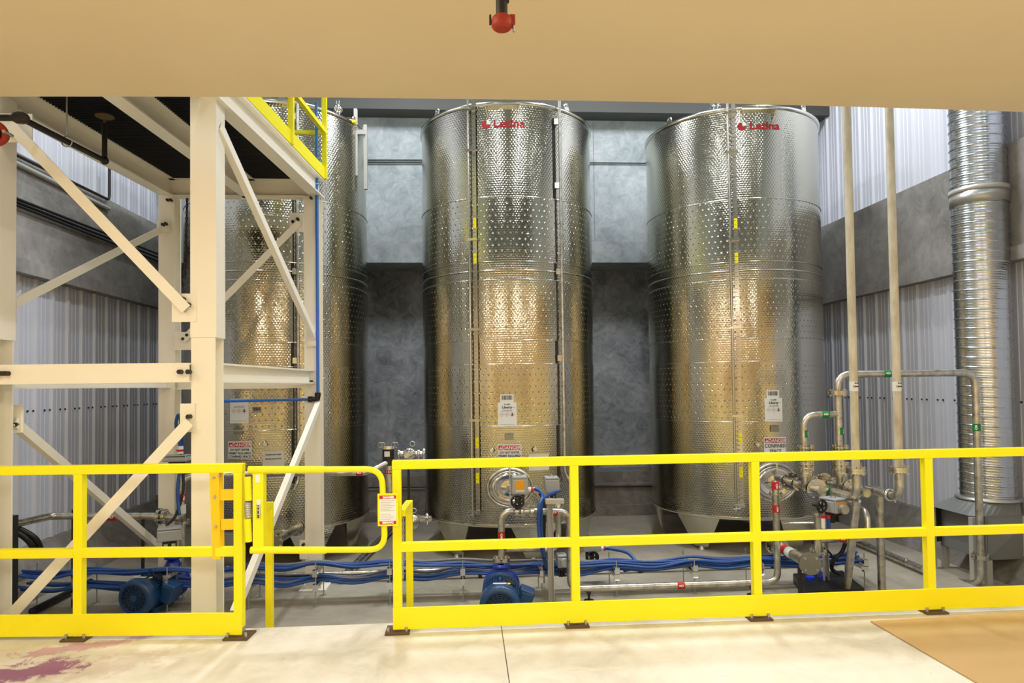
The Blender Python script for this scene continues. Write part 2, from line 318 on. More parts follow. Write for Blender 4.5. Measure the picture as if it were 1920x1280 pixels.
# ---------------------------------------------------------------- tanks
RT = 1.162; TY = 9.2; ZB = -.17; ZTOP = 4.97
RINGS = [ZB, 1.04, 1.79, 2.08, 2.82, 3.04, 3.83, ZTOP]
def tank(cx, label, labels, feats):
    root = thing('storage_tank', (cx, TY, ZP), label, 'tank', 'stainless steel storage tanks')
    def mp(phi0, z0, R=RT):
        def f(u, v, off=0.0):
            a = phi0+u/R; r = R+off; return Vector((cx+r*math.sin(a), TY-r*math.cos(a), z0+v))
        return f
    def phi(px):      # angle on the shell for a sight line at column px
        best = None
        for k in range(-400, 401):
            a = k*.004; q = Vector((cx+RT*math.sin(a), TY-RT*math.cos(a), 1.5)) - EYE; c = RM.transposed() @ q
            e = abs(960+F*c.x/-c.z-px)
            if best is None or e < best[0]: best = (e, a)
        return best[1]
    def zat(px, py):
        a = phi(px); d = ray(px, py); return EYE.z+d.z*((TY-RT*math.cos(a))/d.y)
    Nn = 128
    for k in range(7):
        jac = k in (1, 3, 5); r = RT+(.007 if jac else 0); z0, z1 = RINGS[k], RINGS[k+1]; b = MB(); vs = []; uv = []
        for i in range(Nn+1):
            a = 2*math.pi*i/Nn-math.pi; s_, c_ = math.sin(a), math.cos(a)
            for (rr, z) in ((r-.01, z0+.0005), (r, z0+.003), (r, z0+.003), (r, z1-.003), (r, z1-.003), (r-.01, z1-.0005)):
                vs.append((cx+rr*s_, TY-rr*c_, z)); uv.append((a*RT+10, z+5))
        b.add(vs, [(i*6+j, (i+1)*6+j, (i+1)*6+j+1, i*6+j+1) for i in range(Nn) for j in (0, 2, 4)], True); b.uv = uv
        b.build('cooling_jacket' if jac else 'shell_section', 'tank_jacket' if jac else 'tank_plain', root)
    b = MB()
    for z, t in ((1.04, .006), (1.79, .006), (2.08, .005), (2.82, .009), (2.93, .012), (3.04, .005), (3.83, .008)): b.ring((cx, TY, z), (0, 0, 1), RT+.0075, t*.8, 96, 6)
    b.build('weld_band', 'tank_smooth', root)
    b = MB().lathe((cx, TY, ZTOP), (0, 0, 1), [(-.02, RT), (-.01, RT+.02), (.025, RT+.02), (.05, RT-.02), (.22, .35), (.24, 0)], 96); b.build('lid', 'tank_smooth', root)
    b = MB().lathe((cx, TY, ZB), (0, 0, 1), [(.03, RT+.004), (0, RT+.012), (-.012, RT-.01), (-.14, 0)], 96); b.build('bottom', 'tank_smooth', root)
    # wedge legs: curved plates narrowing to the foot
    for a in feats['legs']:
        b = MB(); vs = []; fs = []; M_ = 8
        for i in range(M_+1):
            t = (i/M_-.5); at_ = a+t*.56; ab = a+t*.18
            for (r, z, aa) in ((RT-.02, ZB+.02, at_), (RT-.13, ZP+.035, ab), (RT-.16, ZP+.035, ab), (RT-.05, ZB+.02, at_)):
                vs.append((cx+r*math.sin(aa), TY-r*math.cos(aa), z))
        for i in range(M_):
            for j in range(4): fs.append((i*4+j, (i+1)*4+j, (i+1)*4+(j+1) % 4, i*4+(j+1) % 4))
        fs += [(0, 1, 2, 3), (M_*4+3, M_*4+2, M_*4+1, M_*4)]
        b.add(vs, fs); uvs = [(0, 0)]*len(vs); b.uv = [(v[0]+v[1], v[2]) for v in vs]; leg = b.build('leg', 'tank_plain', root)
        q = Vector((cx+(RT-.15)*math.sin(a), TY-(RT-.15)*math.cos(a), 0)); MB().cyl((q.x, q.y, ZP), (q.x, q.y, ZP+.04), .05, .03, 16).build('levelling_foot', 'zinc', leg)
    # lifting lugs
    for a in feats['lugs']:
        c = mp(a, ZTOP+.03)(0, 0, 0); b = MB(); u = Vector((math.cos(a), math.sin(a), 0)); o = Vector((math.sin(a), -math.cos(a), 0))
        b.ring(c+Vector((0, 0, .045)), o, .03, .013, 20, 6); b.prism([c-u*.045, c+u*.045, c+u*.03+Vector((0, 0, .04)), c-u*.03+Vector((0, 0, .04))], o*.012); b.build('lifting_lug', 'tank_smooth', root)
    # top bracket plate
    f = mp(phi(feats['bracket']), ZTOP-.09); b = MB()
    for u in (-.2, .2): b.prism([f(u-.03*(-1 if u < 0 else 1), -.10, .0), f(u, .05, 0), f(u, .05, .06)], f(.006, 0, 0)-f(0, 0, 0))
    b.add([f(-.21, .05, .005), f(.21, .05, .005), f(.21, .05, .075), f(-.21, .05, .075), f(-.21, .065, .005), f(.21, .065, .005), f(.21, .065, .075), f(-.21, .065, .075)], [(0, 1, 2, 3), (7, 6, 5, 4), (0, 4, 5, 1), (1, 5, 6, 2), (2, 6, 7, 3), (3, 7, 4, 0)])
    b.build('top_bracket', 'tank_smooth', root)
    # level gauge: sight tube and scale strip
    if 'gauge' in feats:
        f = mp(phi(feats['gauge']), 0)
        b = MB().cyl(f(-.03, -.02, .045), f(-.03, 5.35, .045), .016, n=12); gt = b.build('sight_tube', 'tube_clear', root)
        b = MB().add([f(.012, -.02, .035), f(.06, -.02, .035), f(.06, 5.1, .035), f(.012, 5.1, .035), f(.012, -.02, .02), f(.06, -.02, .02), f(.06, 5.1, .02), f(.012, 5.1, .02)], [(0, 1, 2, 3), (7, 6, 5, 4), (0, 4, 5, 1), (1, 5, 6, 2), (2, 6, 7, 3), (3, 7, 4, 0)]); gs = b.build('gauge_scale', 'tube_clear', root)
        sh_ = [rect2d(.018, z, .054 if k % 5 == 0 else .036, z+.004) for k, z in enumerate([.1+.05*j for j in range(98)])]; put2d('scale_marks', 'ink', gs, f, sh_, .037)
        put2d('scale_colour', 'yellow', gs, f, [rect2d(.016, z, .056, z+.13) for z in (.35, .78, 3.02, 3.45)], .0365)
        for z in (.0, 1.1, 2.2, 3.3, 4.4, 4.9): MB().add([f(-.05, z, 0), f(.07, z, 0), f(.07, z, .062), f(-.05, z, .062), f(-.05, z+.03, 0), f(.07, z+.03, 0), f(.07, z+.03, .062), f(-.05, z+.03, .062)], [(0, 1, 2, 3), (7, 6, 5, 4), (0, 4, 5, 1), (1, 5, 6, 2), (2, 6, 7, 3), (3, 7, 4, 0)]).build('gauge_clip', 'tank_smooth', root)
        b = MB().cyl(f(-.03, -.06, .045), f(-.03, .02, .045), .024, n=12); b.cyl(f(-.03, -.03, .0), f(-.03, -.03, .1), .014, n=10); b.cyl(f(-.06, -.03, .09), f(.02, -.01, .11), .009, n=8); b.build('gauge_cock', 'chrome', root)
    # vertical wash-down pipe with clips
    f = mp(phi(feats['pipe']), 0); ss = feats.get('side', 1)
    MB().tube([f(0, 5.35, .06), f(0, .45, .06), f(.06*ss, .33, .1)], .019, 12, .08).build('downpipe', 'pipe', root)
    for z in (1.86, 2.93, 4.0, 4.8): MB().bb(f(-.045, z-.035, .0), f(-.005, z+.035, .06)).build('pipe_clip', 'tank_smooth', root)
    b = MB().add([f(-.06, .4, .004), f(-.035, .4, .012), f(-.035, 4.85, .012), f(-.06, 4.85, .004)], [(0, 1, 2, 3)]).add([f(-.07, .4, .003), f(-.06, .4, .004), f(-.06, 4.85, .004), f(-.07, 4.85, .003)], [(0, 1, 2, 3)]); b.build('seam_strip', 'dark_steel', root)
    # manhole
    if 'hatch' in feats:
        px, py = feats['hatch']; a = phi(px); z = zat(px, py); f = mp(a, z); o = Vector((math.sin(a), -math.cos(a), 0)); u = Vector((math.cos(a), math.sin(a), 0)); c = f(0, 0, .02)
        b = MB().ring(c, o, 1, .022, 48, 8, .27, .225, u); b.ring(c+o*.015, o, 1, .012, 48, 8, .238, .193, u); h = b.build('manhole_frame', 'pipe', root)
        b = MB(); vs = []; K = 40; pr = ((.0, .235, .19), (.03, .225, .18), (.034, .19, .15), (.022, .17, .135), (.03, .1, .08), (.045, .0, .0))
        for i in range(K):
            t = 2*math.pi*i/K
            for (h_, ru, rv) in pr: vs.append(c+o*h_+u*(ru*math.cos(t))+Vector((0, 0, rv*math.sin(t))))
        L = len(pr); b.add(vs, [(i*L+j, i*L+j+1, ((i+1) % K)*L+j+1, ((i+1) % K)*L+j) for i in range(K) for j in range(L-1)], True); b.build('manhole_door', 'chrome', h)
        b = MB().bar(c+o*.06-Vector((0, 0, .24)), c+o*.06+Vector((0, 0, .24)), .02, .02, o); b.bar(c+o*.062-u*.12, c+o*.062+u*.02, .015, .02, (0, 0, 1)); b.cyl(c+o*.04, c+o*.1, .012); b.ring(c+o*.1, o, .045, .008, 20, 6); b.build('manhole_clamp', 'chrome', h)
    for (px, py) in feats.get('wells', ()):
        a = phi(px); f = mp(a, zat(px, py)); b = MB().cyl(f(0, 0, -.01), f(0, 0, .035), .022, n=14); b.cyl(f(0, 0, .03), f(0, 0, .06), .012, n=12); b.ring(f(0, 0, .035), f(0, 0, 1)-f(0, 0, 0), .026, .006, 16, 6); b.build('sampling_port', 'chrome', root)
    # stickers
    for L in labels:
        px, py = L[1], L[2]; f = mp(phi(px), zat(px, py)); k = L[0]
        if k == 'logo':
            t = text2d('Letina', .135, .0035, 'LEFT', 1.18); o = put2d('logo_lettering', 'logo_red', root, f, [sh(t, -.13, 0)], .006); o['label'] = 'red Letina lettering'
            R_ = .052; vs = [(-.22, .0)]+[(-.22+R_*math.sin(q), R_*math.cos(q)) for q in [math.radians(90+270*j/20) for j in range(21)]]
            put2d('logo_disc', 'logo_red', root, f, [(vs, [tuple(range(len(vs)))])], .006)
            vs = [(-.212, .008)]+[(-.212+R_*.95*math.sin(q), .008+R_*.95*math.cos(q)) for q in [math.radians(90*j/8) for j in range(9)]]
            put2d('logo_disc', 'white', root, f, [(vs, [tuple(range(len(vs)))])], .006)
        elif k == 'danger':
            lines = L[3]; w_, h_ = .285, L[4]; pl = put2d('danger_sign', 'white', root, f, [rect2d(-w_/2, -h_/2, w_/2, h_/2, 6)], .010); pl['label'] = 'white danger sign with red header'
            top = h_/2-.014; put2d('sign_header', 'red', pl, f, [rect2d(-w_/2+.012, top-.055, w_/2-.012, top, 6)], .0115)
            tx = [sh(text2d('DANGER', .058, .0012, 'CENTER', .95), .025, top-.03)]
            tri = ([(-.125, top-.046), (-.085, top-.046), (-.105, top-.01)], [(0, 1, 2)]); put2d('header_lettering', 'white', pl, f, tx+[tri], .013)
            put2d('header_mark', 'red', pl, f, [rect2d(-.107, top-.035, -.103, top-.02), rect2d(-.107, top-.042, -.103, top-.038)], .0138)
            put2d('sign_lettering', 'ink', pl, f, [sh(text2d(s_, z_, .0012, 'CENTER', .88), 0, top-.055-dy) for s_, z_, dy in lines], .0125)
            fr = .006; put2d('sign_border', 'ink', pl, f, [rect2d(-w_/2+.01, -h_/2+.012, w_/2-.01, -h_/2+.014, 6), rect2d(-w_/2+.01, -h_/2+.012, -w_/2+.012, h_/2-.012), rect2d(w_/2-.012, -h_/2+.012, w_/2-.01, h_/2-.012)], .0125)
        elif k == 'chem':
            w_, h_ = .225, .29; pl = put2d('contents_label', 'white', root, f, [rect2d(-w_/2, -h_/2, w_/2, h_/2, 5)], .010); tx = []
            if L[3]: tx.append(sh(text2d('Liberty', .042, .0012), 0, .087)); tx.append(rect2d(.062, .0865, .098, .089))
            tx.append(sh(text2d('E-1600F', .022, .0008), 0, .122)); tx += [dashes(-.055, .06, .055, .004, 1), dashes(-.065, .066, .043, .004, 2), dashes(-.092, .092, -.118, .002, 3)]
            tx += [dashes(-.075, -.05, 0, .005, 4), dashes(-.012, .012, 0, .006, 5)]
            put2d('label_lettering', 'ink', pl, f, tx, .0125); dm = []
            for j in range(3):
                c0 = -.063+.062*j
                for (ux, vy), (u2, v2) in (((-1, 0), (0, 1)), ((0, 1), (1, 0)), ((1, 0), (0, -1)), ((0, -1), (-1, 0))):
                    a_ = .029; e_ = .026; dm.append(([(c0+ux*a_, vy*a_), (c0+u2*a_, v2*a_), (c0+u2*e_, v2*e_), (c0+ux*e_, vy*e_)], [(0, 1, 2, 3)]))
            put2d('hazard_diamond', 'red', pl, f, dm, .0125)
            put2d('hazard_symbol', 'ink', pl, f, [([(c0+.061*1+r*math.cos(t)*1.0-.061+.061, y0+r*math.sin(t)) for t in [j*math.pi/5 for j in range(10)]], [tuple(range(10))]) for c0, y0, r in ((0, .012, .007), (0, -.003, .009), (-.007, -.008, .006), (.007, -.008, .006))], .0125)
        elif k == 'bar':
            w_, h_ = L[3]; pl = put2d('barcode_label', 'white' if L[4] else 'plate', root, f, [rect2d(-w_/2, -h_/2, w_/2, h_/2, 4)], .009); u = -w_*.4; bs = []; rr = random.Random(3)
            while u < w_*.4:
                e = rr.choice((.002, .003, .005)); bs.append(rect2d(u, -h_*.15, u+e, h_*.38)); u += e+rr.choice((.002, .003, .004))
            put2d('barcode', 'ink', pl, f, bs, .0105)
        elif k == 'sheet':
            w_, h_ = L[3]; pl = put2d('notice_sheet', 'paper', root, f, [rect2d(-w_/2, -h_/2, w_/2, h_/2, 5)], .010)
            if L[4]: put2d('notice_lettering', 'ink', pl, f, [sh(text2d(s_, .021, .0006, 'CENTER', .72), 0, v) for s_, v in L[4]], .0115)
        elif k == 'plate':
            w_, h_ = .11, .085; pl = put2d('name_plate', 'plate', root, f, [rect2d(-w_/2, -h_/2, w_/2, h_/2, 4)], .010); put2d('plate_lettering', 'ink', pl, f, [sh(text2d('Letina', .016), 0, .03)], .0115)
    return root
DNE = [('DO NOT ENTER', .036, .032), ('PERMIT REQUIRED', .036, .072), ('CONFINED SPACE', .036, .11)]
legs = [math.radians(a) for a in (-46, 0, 46, 136, 226)]
tank(-2.52, 'quilted stainless tank at left behind the cream steel frame', [('chem', 449, 770, False), ('bar', 482, 768, (.1, .07), False), ('danger', 450, 843, DNE, .2), ('sheet', 512, 860, (.24, .2), [('CONFINED SPACE PERMIT', .05), ('REQUIRED BEFORE ENTRY', .0)]), ('plate', 447, 807)],
     dict(legs=[math.radians(a) for a in (35, 75, -20, 160, 230)], lugs=[.3, 1.2], bracket=520, pipe=558, side=-1, wells=[(497, 832)]))
tank(.58, 'quilted stainless tank in the middle of the row, blue pump motor in front', [('logo', 951, 232), ('chem', 950, 777, True), ('bar', 950, 747, (.16, .1), True), ('danger', 954, 848, DNE, .2), ('sheet', 1008, 866, (.26, .2), None), ('plate', 953, 818)],
     dict(legs=[math.radians(a) for a in (-46, 12, 62, 136, 226)], lugs=[math.radians(-52), math.radians(38)], bracket=948, gauge=890, pipe=1051, hatch=(954, 914), wells=[(921, 843), (1001, 842)]))
tank(3.77, 'quilted stainless tank at right beside the tall pipes and valve manifold', [('logo', 1436, 236), ('chem', 1449, 768, True), ('bar', 1448, 739, (.16, .1), True), ('danger', 1450, 842, [('CONFINED', .06, .04), ('SPACE', .06, .104)], .30), ('plate', 1450, 803)],
     dict(legs=[math.radians(a) for a in (-48, 20, 60, 150, 260)], lugs=[math.radians(-62), math.radians(30)], bracket=1433, gauge=1380, pipe=1526, hatch=(1447, 904), wells=[(1417, 833)]))

# ---------------------------------------------------------------- steel platform frame (left)
fr = thing('steel_platform_frame', (-2.5, 6, ZP), 'cream painted bolted steel platform frame with dark grating deck at left', 'platform')
def member(name, p, q, wd, ht, up=(0, 0, 1), kind='box', mat='cream'):
    """W section / angle between two points"""
    p, q = Vector(p), Vector(q); b = MB(); d = (q-p).normalized(); side = d.cross(Vector(up)).normalized(); u = side.cross(d)
    if kind == 'W':
        t = .014
        b.bar(p+u*(ht/2-t/2), q+u*(ht/2-t/2), wd, t, up); b.bar(p-u*(ht/2-t/2), q-u*(ht/2-t/2), wd, t, up); b.bar(p, q, t, ht-2*t, up)
    elif kind == 'L':
        t = .01; b.bar(p+u*(ht/2), q+u*(ht/2), wd, t, up); b.bar(p+side*(wd/2-t/2), q+side*(wd/2-t/2), t, ht-t, up)
    elif kind == 'C':
        t = .012; b.bar(p+u*(ht/2-t/2), q+u*(ht/2-t/2), wd, t, up); b.bar(p-u*(ht/2-t/2), q-u*(ht/2-t/2), wd, t, up); b.bar(p+side*(wd/2-t/2), q+side*(wd/2-t/2), t, ht-2*t, up)
    else: b.bar(p, q, wd, ht, up)
    return b.build(name, mat, fr)
HB = Vector((0, .0825, 0)); ca = at(381, 640, 4.84)+HB; cb = at(585, 640, 7.27)+HB; cc = at(312, 640, 7.27)+HB; c0 = at(-28, 640, 4.84)+HB
cw = .165
for c, box in ((ca, 1), (cb, 0), (cc, 0), (c0, 1)):
    b = MB(); t = .014
    b.bb((c.x-cw/2, c.y-cw/2, ZP), (c.x+cw/2, c.y-cw/2+t, 3.6)); b.bb((c.x-cw/2, c.y+cw/2-t, ZP), (c.x+cw/2, c.y+cw/2, 3.6)); b.bb((c.x-t/2, c.y-cw/2+t, ZP), (c.x+t/2, c.y+cw/2-t, 3.6))
    b.bb((c.x-.14, c.y-.14, ZP), (c.x+.14, c.y+.14, ZP+.02)); o = b.build('column', 'cream', fr)
    if box:
        MB().bb((c.x-cw/2-.004, c.y-cw/2-.006, 1.9), (c.x+cw/2+.01, c.y+cw/2+.004, 3.62)).build('column_casing', 'cream', o)
def gusset(c, w_, h_, nrm, bolts, parent=fr):
    """plate in the plane whose normal is nrm, with bolt heads at offsets (u,v)"""
    c = Vector(c); nrm = Vector(nrm).normalized(); u = Vector((0, 0, 1)).cross(nrm).normalized(); R = Matrix((u, nrm, Vector((0, 0, 1)))).transposed()
    o = MB().box(c, (w_, .012, h_), R).build('gusset_plate', 'cream', parent)
    for (a, v) in bolts:
        q = c+u*a+Vector((0, 0, v)); MB().cyl(q+nrm*.004, q+nrm*.05, .0165, n=6, smooth=False).build('bolt', 'dark_steel', o)
    return o
zf0, zf1 = 3.6, 3.80
fy = ca.y-.02; up = (0, 0, 1)
def zz(px, py, Y): return at(px, py, Y).z
# mid-height ring
zm = (zz(200, 683, fy)+zz(200, 718, fy))/2; hm = zz(200, 682, fy)-zz(200, 718, fy)
member('beam', (c0.x, fy-.05, zm), (ca.x-cw/2, fy-.05, zm), .10, hm, up, 'C')
member('beam', (ca.x, ca.y+cw/2, zm), (cb.x-.02, cb.y-cw/2, zm), .10, hm+.01, up, 'W')
member('beam', (c0.x, c0.y+cw/2, zm-.02), (cc.x, cc.y-cw/2, zm-.02), .10, hm+.02, up, 'W')
member('beam', (cc.x+cw/2, cc.y, zm-.04), (cb.x-cw/2, cb.y, zm-.04), .10, hm+.02, up, 'W')
# top ring and joists
for p, q, hh in (((c0.x, ca.y-.3, 3.79), (ca.x, ca.y-.3, 3.79), .1), ((cc.x, cc.y, 3.7), (cb.x, cb.y, 3.7), .2), ((c0.x-.05, c0.y-.32, 3.7), (cc.x, cc.y, 3.7), .2), ((ca.x+.045, ca.y-.32, 3.7), (cb.x+.06, cb.y, 3.7), .2), (((c0.x+ca.x)/2+.105, ca.y-.32, 3.7), ((cc.x+cb.x)/2+.08, cb.y, 3.7), .2)):
    member('beam', p, q, .13, hh, up, 'W')
b = MB()
def xe_(y): t = (y-ca.y)/(cb.y-ca.y); return c0.x+(cc.x-c0.x)*t-.05, ca.x+(cb.x-ca.x)*t+.10
y = ca.y-.3
while y < cb.y: l_, r_ = xe_(y); b.bb((l_, y, 3.79), (r_, y+.006, 3.83)); y += .034
for k in range(16):
    t = k/15; p_ = [xe_(yy)[0]*(1-t)+xe_(yy)[1]*t for yy in (ca.y-.3, cb.y)]; b.bar((p_[0], ca.y-.3, 3.815), (p_[1], cb.y, 3.815), .006, .03)
b.prism([(xe_(ca.y-.3)[0], ca.y-.3, 3.835), (xe_(ca.y-.3)[1], ca.y-.3, 3.835), (xe_(cb.y)[1], cb.y, 3.835), (xe_(cb.y)[0], cb.y, 3.835)], (0, 0, .006)); o = b.build('grating_deck', 'grating', fr)
# braces
Y1 = fy-.09; Y2 = cb.y-.02
def br(p, q, kind='L', wd=.075, ht=.055, up=(0, -1, 0)): return member('brace', p, q, wd, ht, up, kind)
br(at(22, 235, Y1), at(352, 580, Y1)); gusset(at(30, 240, Y1+.02), .22, .20, (0, -1, 0), [(-.01, .0), (.03, -.045)])
gusset(at(346, 577, Y1+.02), .17, .2, (0, -1, 0), [(.0, .06), (.035, .02)][:2])
br(at(358, 790, Y1), at(28, 1148, Y1)); gusset(at(352, 783, Y1+.02), .10, .2, (0, -1, 0), [(-.03, -.05), (.02, .01)])
# left side plane
xs = c0.x+.05
def seg(p1, p2): return br(p1, p2, 'L', .07, .05, (1, 0, 0))
seg(at(10, 574, 5.05), at(302, 428, 7.28)); gusset(at(12, 580, 5.08), .12, .2, (.35, -1, 0), [(.0, .04), (-.02, .0)]); gusset(at(306, 424, 7.24), .13, .12, (0, -1, 0), [(.01, .01), (.04, .02)])
seg(at(22, 790, 5.05), at(300, 1028, 7.28)); gusset(at(26, 785, 5.08), .12, .2, (.3, -1, 0), [(-.02, -.01), (.02, -.04)])
# right side plane
br(at(408, 236, 4.9), at(588, 632, 7.25), 'L', .075, .05, (1, 0, 0)); gusset(at(586, 628, 7.24), .1, .24, (0, -1, 0), [(-.01, .05), (.02, .01)])
br(at(596, 758, 7.25), at(438, 1150, 5.02), 'L', .075, .05, (1, 0, 0))
# back plane
br(at(562, 418, Y2-.09), at(345, 638, Y2-.09), 'L', .07, .05); gusset(at(556, 417, Y2-.08), .15, .2, (0, -1, 0), [(-.03, .0), (.02, .03)]); gusset(at(346, 639, Y2-.08), .2, .19, (0, -1, 0), [(-.0, .02), (.04, .06)])
gusset(at(570, 1030, Y2-.08), .09, .2, (0, -1, 0), [(.0, .06)])
for (px, py) in ((3, 700), (16, 700), (340, 697), (356, 697)):
    q = at(px, py, fy-.10); MB().cyl(q, q+Vector((0, -.04, 0)), .018, n=6, smooth=False).build('bolt', 'dark_steel', fr)
for (px, py) in ((580, 715), (585, 715), (584, 372), (316, 376), (322, 376)):
    q = at(px, py, cb.y-cw/2-.01); MB().cyl(q, q+Vector((0, -.04, 0)), .015, n=6, smooth=False).build('bolt', 'dark_steel', fr)
# yellow guardrail on the platform edge
xr = ca.x+.15; gr = thing('platform_guardrail', (xr, 6, 3.81), 'yellow guardrail with toe plate on the edge of the steel platform', 'guardrail')
pA = Vector((ca.x+.13, ca.y, 0)); pB = Vector((cb.x+.13, cb.y+.02, 0))
def onl(t, z): q = pA.lerp(pB, t); return Vector((q.x, q.y, z))
MB().bar(onl(0, 3.87), onl(1, 3.87), .012, .13).build('toe_plate', 'yellow', gr)
MB().bar(onl(0, 4.33), onl(1, 4.33), .045, .045).build('mid_rail', 'yellow', gr); MB().bar(onl(0, 4.87), onl(1, 4.87), .045, .045).build('top_rail', 'yellow', gr)
for t in (.0, .56, .99): q = onl(t, 0); MB().bb((q.x-.025, q.y-.025, 3.81), (q.x+.025, q.y+.025, 4.9)).build('post', 'yellow', gr)
q = onl(1, 4.33); MB().bb((q.x-1.4, q.y-.02, 4.31), (q.x, q.y+.02, 4.35)).build('mid_rail', 'yellow', gr)
q = onl(1, 4.87); MB().bb((q.x-1.4, q.y-.02, 4.85), (q.x, q.y+.02, 4.89)).build('top_rail', 'yellow', gr)
# blue air pipe on the frame
yb = cb.y-cw/2-.035; q0 = at(594, 150, yb); q1 = at(596, 748, yb); q2 = at(420, 752, yb)
ap = thing('air_pipe', (q1.x, q1.y, q1.z), 'thin blue compressed air pipe clipped to the cream steel frame', 'pipe')
MB().tube([Vector((q1.x, yb, 4.6)), q1], .016, 12).build('vertical_run', 'pipe_blue', ap); MB().tube([q1, q2, q2-Vector((.25, 0, 0))], .014, 12).build('horizontal_run', 'pipe_blue', ap)
b = MB().tube([q1+Vector((0, 0, .06)), q1, q1-Vector((.08, 0, 0))], .026, 12, .02); b.cyl(q1+Vector((0, 0, .03)), q1+Vector((0, 0, .07)), .031); b.cyl(q1-Vector((.06, 0, 0)), q1-Vector((.1, 0, 0)), .031); b.build('elbow', 'black', ap)
q = at(594, 345, yb); MB().ring(q, (0, 0, 1), .018, .006, 16, 6).bb(q+Vector((-.06, .0, -.004)), q+Vector((-.02, .03, .004))).build('clip', 'zinc', ap)

# ---------------------------------------------------------------- sprinkler pipes
def zs_at(px, py, z): return atz(px, py, z)
zq = 3.20; a0 = atz(-60, 221, zq); a1 = atz(35, 221, zq); a2 = atz(196, 300, zq)
a1 = at(38, 221, 4.55); a0 = a1+Vector((-1.2, .02, 0)); a2 = Vector((a1.x+.06, 6.1, a1.z)); a2 = at(196, 301, 5.55)
sp = thing('sprinkler_pipe', (a1.x, a1.y, a1.z), 'black sprinkler pipe branch hung below the platform at upper left', 'pipe')
b = MB().tube([a0, a1, a2], .021, 12, .05); b.build('pipe', 'black_pipe', sp)
MB().sphere(a1, .045, 14, (1.3, 1, .9)).build('elbow', 'dark_steel', sp)
top = at(202, 232, 5.55); MB().cyl(a2, Vector((a2.x, a2.y, top.z)), .02, n=12).sphere(a2, .033, 12).build('drop', 'black_pipe', sp)
t0 = Vector((a2.x, a2.y, top.z)); MB().cyl(t0, t0+Vector((0, 0, .03)), .012).cyl(t0+Vector((0, 0, .055)), t0+Vector((0, 0, .065)), .07, n=24).bar(t0+Vector((-.025, 0, .0)), t0+Vector((-.025, 0, .055)), .004, .004).bar(t0+Vector((.025, 0, .0)), t0+Vector((.025, 0, .055)), .004, .004).build('sprinkler_head', 'rust', sp)
for p_, zt in ((a1, ZS), (a1.lerp(a2, .5), 3.79)):
    b = MB().cyl(p_+Vector((0, 0, .05)), Vector((p_.x, p_.y, zt)), .006, n=8); b.ring(p_, (a2-a1), .038, .005, 20, 6); b.build('hanger_rod', 'zinc', sp)
q = at(-8, 250, 4.3)
cp = thing('pipe_coupling', tuple(q), 'red grooved pipe coupling at the left edge below the soffit', 'coupling')
MB().ring(q, (0, 1, .3), .055, .022, 20, 8).build('clamp_ring', 'orange_red', cp); MB().bar(q+Vector((.07, 0, -.04)), q+Vector((.07, 0, .05)), .03, .035).build('clamp_lug', 'orange_red', cp); MB().cyl(q+Vector((.072, -.04, 0)), q+Vector((.072, .04, 0)), .01).build('bolt', 'zinc', cp)
MB().cyl(q+Vector((0, -.03, 0)), q+Vector((0, .06, 0)), .045).build('pipe', 'black_pipe', cp)
# near drop with orange coupling under the soffit
q = at(941, 36, 2.6)
dp = thing('sprinkler_drop', tuple(q), 'black drop pipe with orange-red clamp hanging from the soffit', 'pipe')
MB().cyl(q+Vector((0, 0, -.02)), q+Vector((0, 0, .075)), .023).build('lower_pipe', 'black_pipe', dp)
MB().cyl(q+Vector((.008, 0, .07)), Vector((q.x+.008, q.y, ZS+.01)), .022).build('upper_pipe', 'black_pipe', dp)
b = MB().lathe(q+Vector((0, 0, -.042)), (0, 0, 1), [(0, 0), (0, .03), (.01, .041), (.035, .043), (.05, .036), (.05, .02)], 28); b.bb(q+Vector((.03, -.02, -.028)), q+Vector((.052, .02, .012))); b.build('clamp', 'orange_red', dp, .004)
MB().cyl(q+Vector((.046, -.01, -.03)), q+Vector((.046, -.01, -.055)), .005, n=8).build('bolt', 'zinc', dp); MB().bb(q+Vector((-.05, -.01, -.02)), q+Vector((-.042, .01, .012))).build('nut', 'dark_steel', dp)

# ---------------------------------------------------------------- front guardrails
def fence(name, A, B, posts, label, y_off=0):
    A, B = Vector(A), Vector(B); d = (B-A).normalized(); nrm = Vector((d.y, -d.x, 0)); root = thing(name, (A+B)/2, label, 'guardrail')
    s_ = .056
    def P(p, z): return Vector((p.x, p.y, z))
    MB().bar(P(A, 1.07-s_/2), P(B, 1.07-s_/2), s_, s_).build('top_rail', 'yellow', root, .004)
    MB().bar(P(A, .525), P(B, .525), s_*.9, s_).build('mid_rail', 'yellow', root, .004)
    MB().bar(P(A, .09)+nrm*.034, P(B, .09)+nrm*.034, .012, .135).build('toe_board', 'yellow', root, .002)
    R = Matrix((d, nrm*-1, Vector((0, 0, 1)))).transposed()
    for p in posts:
        p = Vector(p); po = MB().box(P(p, .5365), (s_-.002, s_-.002, .955), R).build('post', 'yellow', root, .004)
        b = MB().box(P(p, .006), (.15, .15, .012), R); fp = b.build('foot_plate', 'rust', po)
        b = MB()
        for a in (-.055, .055): q = P(p, .02)+d*a+nrm*.045; b.cyl(q-Vector((0, 0, .015)), q+Vector((0, 0, .02)), .009, n=6)
        b.box(P(p, .035), (.05, .05, .06), R)
        b.build('anchor_bolt', 'zinc', fp)
    return root
YR = 4.27
fence('guardrail', (-.475, YR, 0), (5.6, YR, 0), [(x, YR, 0) for x in (-.447, .68, 1.872, 3.055, 4.25)], 'long yellow steel guardrail to the right of the gate')
La, Lb = Vector((-4.4, 4.52, 0)), Vector((-1.40, 4.28, 0))
def lp(px):
    d = ray(px, 1000); t = None; e = Lb-La
    den = d.x*e.y-d.y*e.x; t = (La.x*e.y-La.y*e.x)/den; return Vector((d.x*t, d.y*t, 0))
pend = lp(449)
